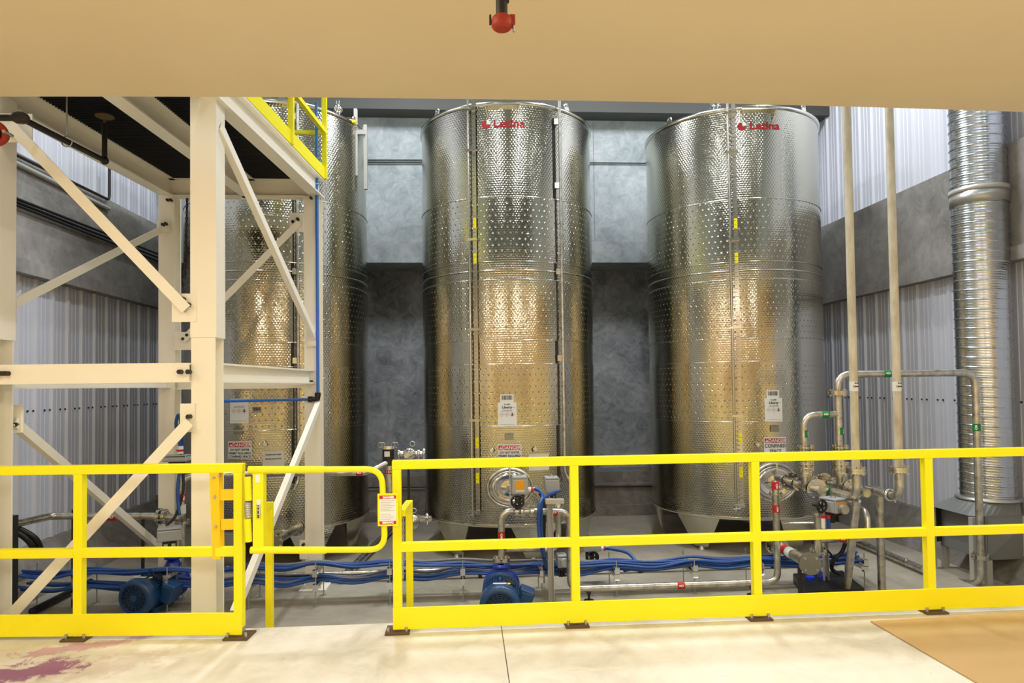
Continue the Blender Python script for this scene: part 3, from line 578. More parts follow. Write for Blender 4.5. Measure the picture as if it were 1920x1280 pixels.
fence('guardrail', tuple(La), (pend.x+.028, pend.y, 0), [tuple(lp(150)), tuple(pend), (-3.52, 4.45, 0)], 'shorter yellow steel guardrail to the left of the gate')
# self-closing gate
yg = 4.20; gt = thing('safety_gate', tuple(at(480, 960, yg)), 'yellow tubular self-closing safety gate with a danger placard', 'gate')
tl, tr, br_, bl = at(466, 880, yg), at(716, 879, yg), at(722, 1030, yg), at(470, 1031, yg)
MB().tube([tl, tr, br_, bl], .0185, 14, .1).build('gate_frame', 'yellow', gt)
MB().tube([tl, at(608, 880, yg)], .0215, 14).build('outer_sleeve', 'yellow', gt); MB().tube([bl, at(612, 1031, yg)], .0215, 14).build('outer_sleeve', 'yellow', gt)
a_, c_ = at(474, 884, yg), at(494, 884, yg); b = MB().bb((a_.x, yg-.004, at(480, 1027, yg).z), (c_.x, yg+.006, a_.z)); b.bb((c_.x-.006, yg, at(480, 1027, yg).z), (c_.x, yg+.06, a_.z)); pm = b.build('mounting_plate', 'yellow', gt)
for (px, py, ww, hh) in ((483, 897, .026, .05), (485, 950, .024, .09)):
    q = at(px, py, yg-.006); s1_ = MB().box(q, (ww, .002, hh)).build('sticker', 'white', pm)
f = lambda u, v, off: at(485, 952, yg-.009)+Vector((u, -off, v))
put2d('sticker_lettering', 'ink', pm, lambda u, v, off: at(485, 959, yg-.009)+Vector((-v, -off, u)), [dashes(-.04, .04, .003, .008, 9), rect2d(-.044, -.009, .044, -.007), rect2d(-.044, .010, .044, .012)], .0)
for (y0, y1, mt) in ((894, 938, 'yellow'), (942, 970, 'zinc'), (972, 1015, 'yellow')):
    p_, q_ = at(464, y0, yg), at(466, y1, yg); 
    b = MB().cyl(p_, q_, .021, n=18)
    if mt == 'zinc':
        b = MB()
        for k in range(8): b.ring(p_.lerp(q_, (k+.5)/8), q_-p_, .016, .0065, 18, 6)
    b.build('hinge_barrel' if mt == 'yellow' else 'hinge_spring', mt, gt)
# clamp bracket on the left guardrail
yk = 4.27; p_, q_ = at(396, 874, yk), at(424, 1046, yk); b = MB()
b.prism([at(392, 872, yk), at(410, 872, yk), at(413, 1048, yk), at(398, 1048, yk)], (0, .012, 0)); b.prism([at(410, 872, yk), at(417, 872, yk+.05), at(420, 1040, yk+.05), at(413, 1048, yk)], (0, .012, 0))
b.bb(at(412, 918, yk+.01), at(452, 936, yk+.03)); b.bb(at(414, 974, yk+.01), at(455, 991, yk+.03))
ck = b.build('clamp_bracket', 'deep_yellow', gt); ck['label'] = 'bracket clamped over the guardrail post'
for (px, py) in ((403, 931), (405, 987), (401, 895), (411, 891)): q = at(px, py, yk); MB().cyl(q, q+Vector((0, -.012, 0)), .0095, n=6).build('bolt', 'zinc', ck)
# danger placard
a_, c_ = at(708, 925, yg-.02), at(747, 985, yg-.02); pl = MB().bb((a_.x, yg-.03, c_.z), (c_.x, yg-.022, a_.z)).build('placard', 'yellow', gt, .003)
cx_, cz_ = (a_.x+c_.x)/2, (a_.z+c_.z)/2; hw, hh = (c_.x-a_.x)/2-.012, (a_.z-c_.z)/2-.012
f = lambda u, v, off: Vector((cx_+u, yg-.031-off, cz_+v))
pp = put2d('placard_sheet', 'white', pl, f, [rect2d(-hw, -hh, hw, hh)], 0); put2d('placard_band', 'red', pp, f, [rect2d(-hw, hh-.02, hw, hh), rect2d(-hw, -hh, hw, -hh+.02)], .001)
t = text2d('DANGER', .017, .0012); put2d('placard_heading', 'white', pp, f, [sh(t, .005, hh-.011), ([(-u+.0, -v-hh+.011) for u, v in t[0]], t[1])], .002)
put2d('placard_lettering', 'cable_grey', pp, f, [dashes(-hw+.008, hw-.008-.012*(k % 3), hh-.03-k*.0105, .0016, k) for k in range(12) if k != 7], .0015)
# grab rails down into the pit
for k, (px, py, lab, rx_, ry_) in enumerate(((505, 941, 'yellow grab rail beside the gate hinge, dropping into the pit', 497, 948), (767, 938, 'yellow grab rail behind the right guardrail, dropping into the pit', 753, 962))):
    q = at(px, py, 4.62); r = at(rx_, ry_, 4.42); h = thing('grab_rail', (q.x, q.y, ZP), lab, 'handrail', 'grab rails at the pit steps')
    MB().bb((q.x-.023, q.y-.023, ZP), (q.x+.023, q.y+.023, q.z)).build('post', 'yellow', h, .004); MB().bar(r, q-Vector((0, 0, .02)), .045, .045).build('return_bar', 'yellow', h, .004)
    MB().bb((q.x-.07, q.y-.07, ZP), (q.x+.07, q.y+.07, ZP+.01)).build('base_plate', 'yellow', h)
def chain(name, p, q, n_, label, mat='zinc', r=.009):
    b = MB(); p, q = Vector(p), Vector(q)
    for k in range(n_):
        c = p.lerp(q, (k+.5)/n_); L = (q-p).length/n_; b.ring(c, (1, 0, 0) if k % 2 else (0, 1, 0), L*.55, r*.35, 12, 5, *((.5, 1.0) if not k % 2 else (1.0, .5)), xa=(1, 0, 0) if not k % 2 else (0, 0, 1))
    return tag(b.build(name, mat), label, 'chain')
chain('gate_chain', at(756, 955, 4.45), at(756, 1085, 4.45), 22, 'small bright chain hanging beside the right grab rail')
chain('hoist_chain', at(351, 372, 7.2), at(347, 520, 7.2), 26, 'dark hoist chain hanging beside the left tank', 'dark_steel', .02)

# ---------------------------------------------------------------- pipework
VEC = Vector
def P3(l): return [at(*p) for p in l]
newmat('flange_steel', srgb(205, 203, 198), .17, 1)
def flange(c, d, R, parent, t=.028, mat='flange_steel', name='flange', gap=True, nb=8):
    c, d = Vector(c), Vector(d).normalized(); b = MB()
    if gap: b.cyl(c-d*t, c-d*.003, R, n=28); b.cyl(c+d*.003, c+d*t, R, n=28); b.cyl(c-d*t*.9, c+d*t*.9, R*.9, n=24)
    else: b.cyl(c-d*t/2, c+d*t/2, R, n=28)
    x, y = b.frame(d)
    for k in range(nb):
        a = 2*math.pi*(k+.5)/nb; e = (x*math.cos(a)+y*math.sin(a))*R*.8; b.cyl(c+e-d*(t+.016), c+e+d*(t+.016), R*.1, n=6, smooth=False)
    return b.build(name, mat, parent)
def clampring(c, d, R, parent):
    c, d = Vector(c), Vector(d).normalized(); b = MB().lathe(c, d, [(-.018, R*.75), (-.012, R), (.012, R), (.018, R*.75)], 24); x, y = b.frame(d); e = (x*.6-y*.8).normalized()
    b.cyl(c+e*R*.95-d*.0, c+e*R*1.5, .009, n=8); return b.build('clamp', 'chrome', parent)
def arrow(c, d, r, parent, col, face=(0, -1, .15), L=.075, two=False):
    """colour band round the pipe with a white flow arrow"""
    c, d = Vector(c), Vector(d).normalized(); o = MB().cyl(c-d*L/2, c+d*L/2, r+.0015, n=20).build('flow_marker', col, parent)
    f = Vector(face); f = (f-d*f.dot(d)).normalized(); s_ = d.cross(f)
    def mp(u, v, off): a = v/r; return c+d*u+(f*math.cos(a)+s_*math.sin(a))*(r+off)
    sh_ = []
    w_ = r*.45
    for v0 in ((-r*.75, r*.75) if two else (0,)):
        sh_ += [([(-L*.35, v0-w_*.5), (L*.05, v0-w_*.5), (L*.05, v0+w_*.5), (-L*.35, v0+w_*.5)], [(0, 1, 2, 3)]), ([(L*.05, v0-w_), (L*.38, v0), (L*.05, v0+w_)], [(0, 1, 2)])]
    for k in range(0, len(sh_), 2): put2d('arrow', 'white', o, mp, sh_[k:k+2], .0035)
    return o
def root_at(name, q, label, cat, group=None): return thing(name, (q.x, q.y, ZP), label, cat, group)
RP = .034
# -- pump 2 discharge (middle)
YP = 6.62
v0 = at(940, 1052, YP); pr2 = root_at('process_pipe', v0, 'stainless pipe looping up from the middle pump and along the floor to the right', 'pipe')
run = [v0, at(940, 958, YP), at(1067, 959, YP), at(1072, 1104, YP)]
e0 = run[-1]; fx = at(1458, 1088, YP+.0); run += [Vector((fx.x, YP, e0.z)), Vector((fx.x, YP, at(1458, 915, YP).z))]
run[3] = Vector((run[2].x, YP, e0.z)); MB().tube(run, RP, 16, .11).build('pipe', 'pipe', pr2)
flange(v0+Vector((0, 0, .02)), (0, 0, 1), .082, pr2, .018)
for px in (968, 978, 997): 
    q = at(px, 959, YP); flange(q, (1, 0, 0), .075, pr2, .010 if px == 978 else .016)
arrow(at(940, 1003, YP), (0, 0, 1), RP, pr2, 'red'); arrow(at(1038, 960, YP), (1, 0, 0), RP, pr2, 'red')
q = at(1276, 1096, YP); arrow((q.x, YP, e0.z), (1, 0, 0), RP, pr2, 'red'); arrow(Vector((fx.x, YP, at(1458, 953, YP).z)), (0, 0, 1), RP, pr2, 'red'); arrow(Vector((fx.x, YP, at(1458, 910, YP).z)), (0, 0, 1), RP, pr2, 'red')
flange(Vector((fx.x, YP, at(1458, 925, YP).z)), (0, 0, 1), .07, pr2, .008, name='clamp_disc', gap=False, nb=4)
for px in (1104, 1410):
    q = at(px, 1110, YP); b = MB().cyl((q.x, YP, ZP+.012), (q.x, YP, e0.z), .012, n=8); b.cyl((q.x, YP, ZP), (q.x, YP, ZP+.012), .05, n=16); b.cyl((q.x-.02, YP, e0.z-RP-.012), (q.x+.02, YP, e0.z-RP-.012), .014, n=8); b.build('pipe_support', 'dark_steel', pr2)
# branch
pb = root_at('branch_pipe', at(1047, 1028, YP+.3), 'stainless branch pipe turning up under the right grey valve actuator', 'pipe')
bp = [at(948, 1029, YP), at(1040, 1029, YP+.1), at(1047, 1010, YP+.25), at(1047, 955, YP+.25)]
MB().tube(bp, .03, 16, .07).build('pipe', 'pipe', pb); arrow(at(985, 1029, YP+.05), bp[1]-bp[0], .03, pb, 'red'); flange(at(1046, 952, YP+.25), (0, 0, 1), .07, pb, .016)
MB().tube([at(1046, 950, YP+.25), at(1040, 948, 7.2), at(1037, 948, 8.06)], .035, 14, .1).build('tank_outlet', 'pipe', pb); clampring(at(1038, 948, 7.75), (0, 1, 0), .065, pb)
# -- valve actuators
def actuator(q, w_, d_, h_, label, gland=0, wheel=None, lab=False, rot=0, group='grey electric valve actuators'):
    """q = centre of the housing"""
    q = Vector(q); T = Matrix.Translation(q) @ Matrix.Rotation(rot, 4, 'Z'); r = thing('valve_actuator', tuple(q-Vector((0, 0, h_/2+.09))), label, 'valve actuator', group)
    MB(T).box((0, 0, -.01), (w_, d_, h_*.8)).build('housing', 'grey_plastic', r, .012); MB(T).box((0, 0, h_*.42), (w_*.94, d_*.94, h_*.16)).build('cover', 'grey_plastic', r, .012)
    b = MB(T)
    for sx in (-1, 1):
        for sy in (-1, 1): b.cyl((sx*w_*.46, sy*d_*.44, -h_*.3), (sx*w_*.46, sy*d_*.44, h_*.42), .008, n=8)
    b.cyl((0, 0, h_*.48), (0, 0, h_*.55), .03, n=18); b.cyl((0, 0, h_*.55), (0, 0, h_*.6), .018, n=12); b.build('position_indicator', 'zinc', r)
    b = MB(T).box((0, 0, -h_*.5-.01), (w_*.55, d_*.6, .03)); b.cyl((0, 0, -h_*.5-.1), (0, 0, -h_*.45), .016, n=12)
    for sx in (-1, 1): b.box((sx*w_*.26, 0, -h_*.5-.05), (.012, .05, .09))
    b.build('mounting_bracket', 'dark_steel', r)
    if lab:
        o = MB(T).box((0, -d_/2-.001, .01), (w_*.55, .003, h_*.45)).build('rating_label', 'orange', r); MB(T).box((0, -d_/2-.0015, -h_*.25), (w_*.55, .003, h_*.12)).build('wiring_label', 'paper', r)
    if gland:
        s_ = gland; b = MB(T).cyl((s_*w_*.5, 0, -h_*.25), (s_*(w_*.5+.035), 0, -h_*.25), .026, n=14); b.build('cable_gland', 'white', r); MB(T).cyl((s_*(w_*.5+.035), 0, -h_*.25), (s_*(w_*.5+.06), 0, -h_*.25), .028, n=14).build('gland_ring', 'red', r); MB(T).cyl((s_*(w_*.5+.06), 0, -h_*.25), (s_*(w_*.5+.09), 0, -h_*.25), .024, n=14).build('gland_nut', 'white', r)
    if wheel:
        c = Vector(wheel); b = MB(T).ring(c, (0, 1, 0), .058, .011, 28, 8)
        for k in range(5): a = 2*math.pi*k/5; b.bar(c, c+Vector((math.cos(a)*.056, 0, math.sin(a)*.056)), .014, .012, (0, 1, 0))
        b.cyl(c+Vector((0, -.015, 0)), c+Vector((0, .1, 0)), .016, n=12); b.build('handwheel', 'black', r)
    return r
q = at(974, 909, YP); actuator(q, .155, .14, .19, 'grey valve actuator with orange label and black handwheel before the round manhole', 1, (-.03, -.12, -.14), True)
q = at(1034, 908, YP+.3); actuator(q, .15, .14, .17, 'plain grey valve actuator right of the manhole, above a strut post', 0)
q = at(1053, 1050, 6.75); actuator(q, .1, .14, .13, 'low grey valve actuator between the strut post and the floor pipe', 0)
MB_ = MB().cyl(q+Vector((0.02, -.12, .0)), q+Vector((.02, -.04, 0)), .04); o = MB_.build('end_cap', 'grey_plastic', bpy.data.objects[[x.name for x in COL.objects if x.name.startswith('valve_actuator')][-1]])
q = at(1108, 1024, 7.2); actuator(q, .2, .14, .09, 'low grey valve actuator with handwheel and curved blue hose right of the post', 1, (0, -.1, -.09), False)
# its valve body
vb = root_at('drain_valve', at(1108, 1062, 7.25), 'short stainless drain valve on the floor under the curved blue hose', 'valve')
MB().cyl(at(1085, 1062, 7.25), at(1135, 1062, 7.25), .035).build('valve_body', 'chrome', vb); flange(at(1095, 1062, 7.25), (1, 0, 0), .055, vb, .014, 'chrome'); flange(at(1125, 1062, 7.25), (1, 0, 0), .055, vb, .014, 'chrome')
MB().cyl(at(1108, 1062, 7.25), at(1108, 1035, 7.22), .022).build('valve_neck', 'chrome', vb)
# strut post
q = at(1031, 940, 6.5); st = root_at('strut_post', q, 'upright slotted steel strut post on a floor plate behind the fence', 'post')
b = MB()
for dx in (-.028, .022): b.bb((q.x+dx, 6.48, ZP), (q.x+dx+.006, 6.53, q.z+.03))
b.bb((q.x-.028, 6.525, ZP), (q.x+.028, 6.531, q.z+.03)); b.build('channel', 'pale_steel', st); MB().bb((q.x-.09, 6.42, ZP), (q.x+.09, 6.6, ZP+.012)).build('base_plate', 'rust', st); MB().bb((q.x-.05, 6.42, q.z-.01), (q.x+.13, 6.5, q.z+.03)).build('head_bracket', 'pale_steel', st)
# blue hoses
def hose(pts, r, label, mat='hose_blue', group=None, name='hose'):
    P = [at(*p) if not isinstance(p, Vector) else p for p in pts]; out = []
    for i in range(len(P)-1):      # Catmull-Rom
        a, b_, c_, d_ = P[max(i-1, 0)], P[i], P[i+1], P[min(i+2, len(P)-1)]
        for k in range(8):
            t = k/8; out.append(.5*((2*b_)+(c_-a)*t+(2*a-5*b_+4*c_-d_)*t*t+(3*b_-a-3*c_+d_)*t**3))
    out.append(P[-1]); o = MB().tube(out, r, 10).build(name, mat); return tag(o, label, 'hose' if name == 'hose' else 'cable', group)
hose([(1003, 916, 6.6), (1013, 921, 6.55), (1017, 932, 6.5), (1011, 950, 6.42), (1010, 990, 6.4), (1016, 1030, 6.42), (1024, 1062, 6.8)], .018, 'blue hose dropping from the orange-labelled actuator')
hose([(1050, 920, 6.8), (1036, 924, 6.7), (1022, 932, 6.55), (1016, 945, 6.47), (1015, 990, 6.45), (1020, 1040, 6.47), (1026, 1066, 6.85)], .016, 'blue hose running from the plain right actuator down the strut post')
hose([(1131, 1027, 7.2), (1150, 1029, 7.15), (1177, 1036, 7.1), (1191, 1052, 7.0), (1186, 1064, 6.95), (1170, 1069, 6.9)], .019, 'blue hose making a wide arc right of the strut post')
hose([(1013, 925, 6.75), (1018, 935, 6.72), (1020, 960, 6.7), (1019, 1010, 6.7)], .022, 'black sleeve of cable behind the blue hoses', 'black')
# -- motors
def motor(fan, ax, r, L, label, tb=1, flange_c=None):
    """fan = centre of fan cover, ax = unit direction towards the pump"""
    fan = Vector(fan); ax = Vector(ax).normalized(); up = Vector((0, 0, 1)); sd = ax.cross(up).normalized(); T = Matrix.Translation(fan) @ Matrix((sd, ax, up)).transposed().to_4x4()
    rt = thing('pump_motor', (fan.x+ax.x*L/2, fan.y+ax.y*L/2, ZP), label, 'motor', 'blue pump motors'); h = r
    MB(T).lathe((0, 0, 0), (0, 1, 0), [(.0, r*.72), (.0, r*.86), (.02, r*.97), (.05, r), (L*.30, r), (L*.30, r*.9)], 40).build('fan_cover', 'motor_blue', rt)
    b = MB(T)
    for k in range(7): b.ring((0, .002, 0), (0, 1, 0), r*(.18+.1*k), r*.016, 36, 6)
    for k in range(8): a = math.pi*k/8+.2; b.bar((-math.cos(a)*r*.8, .003, -math.sin(a)*r*.8), (math.cos(a)*r*.8, .003, math.sin(a)*r*.8), r*.03, .004, (0, 1, 0))
    b.cyl((0, -.004, 0), (0, .006, 0), r*.17); b.build('fan_grille', 'motor_blue', rt); MB(T).cyl((0, .02, 0), (0, .03, 0), r*.9, n=32).build('fan', 'black', rt)
    MB(T).cyl((0, L*.28, 0), (0, L*.98, 0), r*.8, n=36).build('stator_body', 'motor_blue', rt)
    b = MB(T)
    for k in range(36):
        a = 2*math.pi*k/36
        if abs(math.sin(a)) < .3 and tb*math.cos(a) > 0: continue
        e = Vector((math.cos(a), 0, math.sin(a))); c = e*r*.87; R = Matrix((Vector((-e.z, 0, e.x)), Vector((0, 1, 0)), e)).transposed(); b.box(c+Vector((0, L*.62, 0)), (.006, L*.66, r*.17), R)
    b.build('cooling_fins', 'motor_blue', rt)
    MB(T).lathe((0, L*.93, 0), (0, 1, 0), [(0, r*.8), (0, r*.98), (.035, r*.98), (.05, r*.7), (.07, r*.55)], 36).build('end_bell', 'motor_blue', rt)
    t_ = MB(T).box((tb*r*1.22, L*.52, -.0), (r*.75, L*.36, r*1.05), Matrix.Rotation(tb*.35, 3, 'Y')).build('terminal_box', 'motor_blue', rt, .012)
    MB(T).box((tb*r*1.0, L*.52, 0), (r*.5, L*.3, r*.6)).build('terminal_neck', 'motor_blue', rt)
    MB(T).box((tb*(r*1.22), L*.52-L*.18-.004, .0), (r*.55, .008, r*.8), Matrix.Rotation(tb*.35, 3, 'Y')).build('box_lid', 'motor_blue', rt, .004)
    for sx in (-1, 1):
        b = MB(T)
        b.box((sx*r*.62, L*.6, -r*.86), (r*.3, L*.6, r*.28)); b.build('foot', 'motor_blue', rt, .004)
    b = MB(T).ring((0, L*.55, r*1.02), (0, 1, 0), .028, .008, 16, 6); b.build('lifting_eye', 'motor_blue', rt)
    MB(T).box((-tb*r*.0, L*.2, r*1.0), (.12, .03, .003)).build('maker_sticker', 'white', rt)
    MB(T).cyl((tb*r*.42, L*.30, r*.9), (tb*r*.42, L*.30, r*.92), .02).build('warning_sticker', 'yellow', rt); MB(T).box((tb*r*.5, L*.55, r*.80), (.09, .1, .01), Matrix.Rotation(tb*.5, 3, 'Y')).build('name_plate', 'dark_steel', rt)
    p = MB(T).lathe((0, L*1.03, 0), (0, 1, 0), [(0, r*.5), (.02, r*.72), (.05, r*.72), (.08, r*.95), (.14, r*1.0), (.2, r*.8), (.22, 0)], 32); pc = p.build('pump_casing', 'pump_blue', rt)
    c0_ = Vector((0, L*1.03+.12, 0)); fz = (flange_c.z-fan.z) if flange_c else r*1.3
    MB(T).lathe(c0_+Vector((0, 0, r*.5)), (0, 0, 1), [(0, r*.6), (fz*.35, r*.42), (fz-.03-r*.5, .045), (fz-.03-r*.5, .085), (fz-r*.5, .085), (fz-r*.5, .03)], 28).build('discharge_neck', 'pump_blue', rt)
    b = MB(T)
    for k in range(10): a = 2*math.pi*k/10; b.cyl((math.cos(a)*r*.86, L*1.03+.06, math.sin(a)*r*.86), (math.cos(a)*r*.86, L*1.03+.09, math.sin(a)*r*.86), .009, n=6)
    b.build('casing_bolt', 'zinc', pc)
    return rt
fan = at(937, 1134, 5.93); fl = v0-Vector((0, 0, .01)); fan.z = ZP+.195
ax = Vector((fl.x-fan.x, fl.y-fan.y, 0)); motor(fan, ax, .183, .42+(ax.length-.62)*.9, 'blue electric pump motor facing the fence below the middle tank', 1, fl)
f1 = atz(250, 1122, -.425); f2 = atz(356, 1072, -.42); ax1 = Vector((f2.x-f1.x, f2.y-f1.y, 0)); fl1 = f1+ax1.normalized()*.75; fl1.z = -.17
motor(f1, ax1, .175, .46, 'blue electric pump motor lying beside the cream column at left', 1, fl1)
# -- left process piping
pl1 = root_at('process_pipe', fl1, 'stainless riser from the left pump turning right behind the gate', 'pipe')
top = at(355, 893, fl1.y); xx = fl1.x
pe = [fl1, Vector((fl1.x, fl1.y, top.z)), at(470, 888, fl1.y+.35), at(690, 886, 7.6), at(736, 862, 7.75)]
MB().tube(pe, .034, 16, .1).build('pipe', 'pipe', pl1); flange(fl1+Vector((0, 0, .012)), (0, 0, 1), .085, pl1, .018); arrow((fl1.x, fl1.y, at(350, 932, fl1.y).z), (0, 0, 1), .034, pl1, 'red', two=True)
MB().cyl((fl1.x, fl1.y, at(350, 962, fl1.y).z), (fl1.x, fl1.y, at(350, 945, fl1.y).z), .0355).build('contents_sticker', 'white', pl1); q = pe[2].lerp(pe[3], .93); arrow(q, pe[3]-pe[2], .034, pl1, 'red')
flange(Vector((fl1.x, fl1.y, at(352, 978, fl1.y).z)), (0, 0, 1), .075, pl1, .014)
ps = root_at('suction_pipe', at(200, 968, 7.0), 'dull stainless pipe running low along the left wall to a flanged valve', 'pipe')
sp_ = [at(-20, 996, 6.2), at(20, 984, 6.4), at(95, 967, 7.0), at(300, 967, 7.0), at(345, 972, 7.0)]; MB().tube(sp_, .036, 14, .1).build('pipe', 'pipe', ps)
for px in (300, 309): flange(at(px, 968, 7.0), (1, 0, 0), .085 if px == 300 else .075, ps, .012)
arrow(at(211, 969, 7.0), (1, 0, 0), .036, ps, 'red'); MB().cyl(at(268, 970, 7.0), Vector((at(268, 970, 7.0).x, 7.0, ZP)), .016).build('pipe_support', 'dark_steel', ps); MB().cyl(at(137, 955, 7.0), Vector((at(137, 970, 7.0).x, 7.0, ZP)), .014).build('pipe_support', 'dark_steel', ps)
q = at(318, 1000, 6.7); actuator(q, .22, .15, .13, 'grey valve actuator above the left motor, beside the cream column', 0, None, False, .4)
q = at(332, 858, 7.0); actuator(q, .24, .15, .06, 'flat grey valve actuator with red-ringed gland behind the cream column', 0)
g_ = thing('cable_entry', tuple(at(338, 846, 7.0)), 'white cable gland with a red ring feeding a blue hose', 'cable gland'); MB().cyl(at(338, 850, 7.0), at(338, 836, 7.0), .03).build('gland_body', 'white', g_); MB().cyl(at(338, 846, 7.0), at(338, 842, 7.0), .034).build('gland_ring', 'red', g_)
hose([(338, 838, 7.0), (334, 815, 7.0), (330, 795, 7.0), (334, 778, 7.0), (339, 790, 7.0), (341, 830, 7.05), (337, 880, 7.05), (333, 920, 7.0), (336, 965, 6.9)], .016, 'blue hose looping behind the cream column')
hose([(343, 880, 7.1), (343, 920, 7.05), (330, 965, 6.9), (312, 985, 6.8)], .014, 'black hose beside the looping blue hose', 'black')
# steel stand at far left and black pipe on floor
q = at(24, 966, 6.3); sd_ = root_at('pipe_stand', q, 'dark steel channel stand beside the left edge column', 'stand'); MB().bb((q.x-.03, 6.27, ZP), (q.x+.03, 6.33, q.z)).build('upright', 'dark_steel', sd_); MB().bb((q.x-.08, 6.2, ZP), (q.x+.08, 6.4, ZP+.012)).build('base_plate', 'dark_steel', sd_)
qa, qb = atz(60, 1146, ZP+.04), atz(170, 1090, ZP+.04); b = MB().cyl(qa, qb, .035); tag(b.build('drain_pipe', 'black'), 'black plastic pipe lying on the pit floor at left', 'pipe')
hose([(15, 985, 6.5), (45, 996, 6.55), (68, 1012, 6.6), (78, 1035, 6.7)], .028, 'thick black hose curling down at the left edge', 'black')
hose([(15, 992, 6.45), (40, 1003, 6.5), (58, 1020, 6.55), (66, 1042, 6.65)], .026, 'inner thick black hose curling down at the left edge', 'black')
# tank 1 outlet: angled pipe with flange behind the gate
to = root_at('outlet_pipe', at(540, 990, 7.6), 'short stainless outlet pipe with end flanges under the left tank', 'pipe'); pa, pb_ = at(512, 1018, 6.9), at(556, 990, 7.7); MB().cyl(pa, pb_, .042).build('pipe', 'pipe', to); flange(pa, pb_-pa, .095, to, .012, gap=False); flange(pb_, pb_-pa, .085, to, .016)
# low pipe receding on the floor, gate gap
lo = root_at('floor_pipe', at(700, 1020, 7.6), 'grey pipe crossing the pit floor behind the gate', 'pipe'); MB().tube([atz(640, 1085, ZP+.06), atz(740, 985, ZP+.06)], .045, 14).build('pipe', 'pipe', lo); MB().ring(atz(716, 1010, ZP+.06), (.3, 1, 0), .046, .008, 20, 6).build('pipe_clip', 'zinc', lo)
# far floor pipe along the row
fp = root_at('floor_pipe', at(900, 1065, 7.5), 'long stainless pipe on the floor behind the blue cables', 'pipe'); a_, c_ = at(500, 1062, 7.6), at(1560, 1045, 7.6); zc = ZP+.09; MB().tube([Vector((a_.x, 7.55, zc)), Vector((c_.x, 7.55, zc))], .034, 14).build('pipe', 'pipe', fp)
q = at(1260, 1060, 7.55); arrow((q.x, 7.55, zc), (1, 0, 0), .034, fp, 'red')
for px in (600, 900, 1200, 1450): x_ = at(px, 1060, 7.55).x; MB().bb((x_-.02, 7.52, ZP), (x_+.02, 7.58, zc-.03)).build('pipe_support', 'dark_steel', fp)
# -- filter and valve cluster between left and middle tank
YFt = 7.75; fc = at(728, 870, YFt); ft = root_at('strainer', fc, 'upright stainless strainer with clamped lid between left and middle tanks', 'strainer')
MB().cyl(at(728, 872, YFt), at(728, 841, YFt), .066, n=28).build('strainer_bowl', 'dark_steel', ft); MB().cyl(at(728, 841, YFt), at(728, 835, YFt), .078).build('lid', 'chrome', ft)
s_ = at(728, 858, YFt); MB().box((s_.x-.005, YFt-.068, s_.z+.05), (.06, .004, .06)).build('contents_sticker', 'white', ft)
b = MB()
for px in (713, 718, 738, 743): b.ring(at(px, 834, YFt-.02), (0, 1, .2), .022, .005, 16, 6, 1, 1.4)
b.build('lid_clamp', 'zinc', ft); MB().cyl(at(730, 872, YFt), at(731, 925, YFt), .05).build('lower_pipe', 'pipe', ft); q = at(730, 884, YFt); MB().cyl(q-Vector((0, 0, .022)), q+Vector((0, 0, .022)), .0515).build('pressure_band', 'red', ft)
t = text2d('1 0 0', .035, .001); put2d('band_lettering', 'white', bpy.data.objects['pressure_band'], lambda u, v, off: Vector((q.x+.0525*math.sin(u/.052), YFt-.0525*math.cos(u/.052), q.z+v)), [t], 0)
bv = root_at('ball_valve', at(768, 852, YFt), 'round-bodied stainless valve with clamp ring beside the strainer', 'valve'); MB().sphere(at(768, 850, YFt), .085, 20, (1, .8, .85)).build('valve_body', 'chrome', bv)
MB().cyl(at(745, 850, YFt), at(797, 850, YFt), .035).build('pipe', 'chrome', bv); clampring(at(748, 850, YFt), (1, 0, 0), .05, bv); clampring(at(785, 850, YFt), (1, 0, 0), .055, bv); clampring(at(795, 849, YFt), (1, 0, 0), .065, bv)
MB().bar(at(742, 836, YFt-.05), at(762, 836, YFt-.05), .02, .006).build('lever', 'pump_blue', bv); MB().ring(at(773, 832, YFt), (0, 1, 0), .028, .006, 16, 6).build('clamp_loop', 'zinc', bv); MB().cyl(at(766, 873, YFt), at(767, 1010, YFt), .014).build('drain_tube', 'dark_steel', bv)
MB().bar(at(758, 856, YFt-.08), at(772, 849, YFt-.08), .03, .04).build('nameplate', 'pipe', bv)
cv = root_at('check_valve', at(775, 978, 7.6), 'round stainless check valve coupled to the foot of the middle tank', 'valve'); MB().lathe(at(773, 978, 7.55), (0, -1, 0), [(-.03, .0), (-.03, .075), (.0, .085), (.03, .075), (.04, .0)], 28).build('valve_body', 'pipe', cv); MB().cyl(at(782, 971, 7.6), at(805, 972, 7.75), .04).build('coupling', 'chrome', cv); clampring(at(800, 970, 7.7), (1, .2, 0), .06, cv)
MB().ring(at(776, 957, 7.55), (0, 1, 0), .026, .006, 16, 6).build('clamp_loop', 'zinc', cv)
q = at(768, 1000, 7.55); MB().cyl((q.x, q.y, ZP), (q.x, q.y, q.z+.03), .03).build('stand', 'dark_steel', cv)

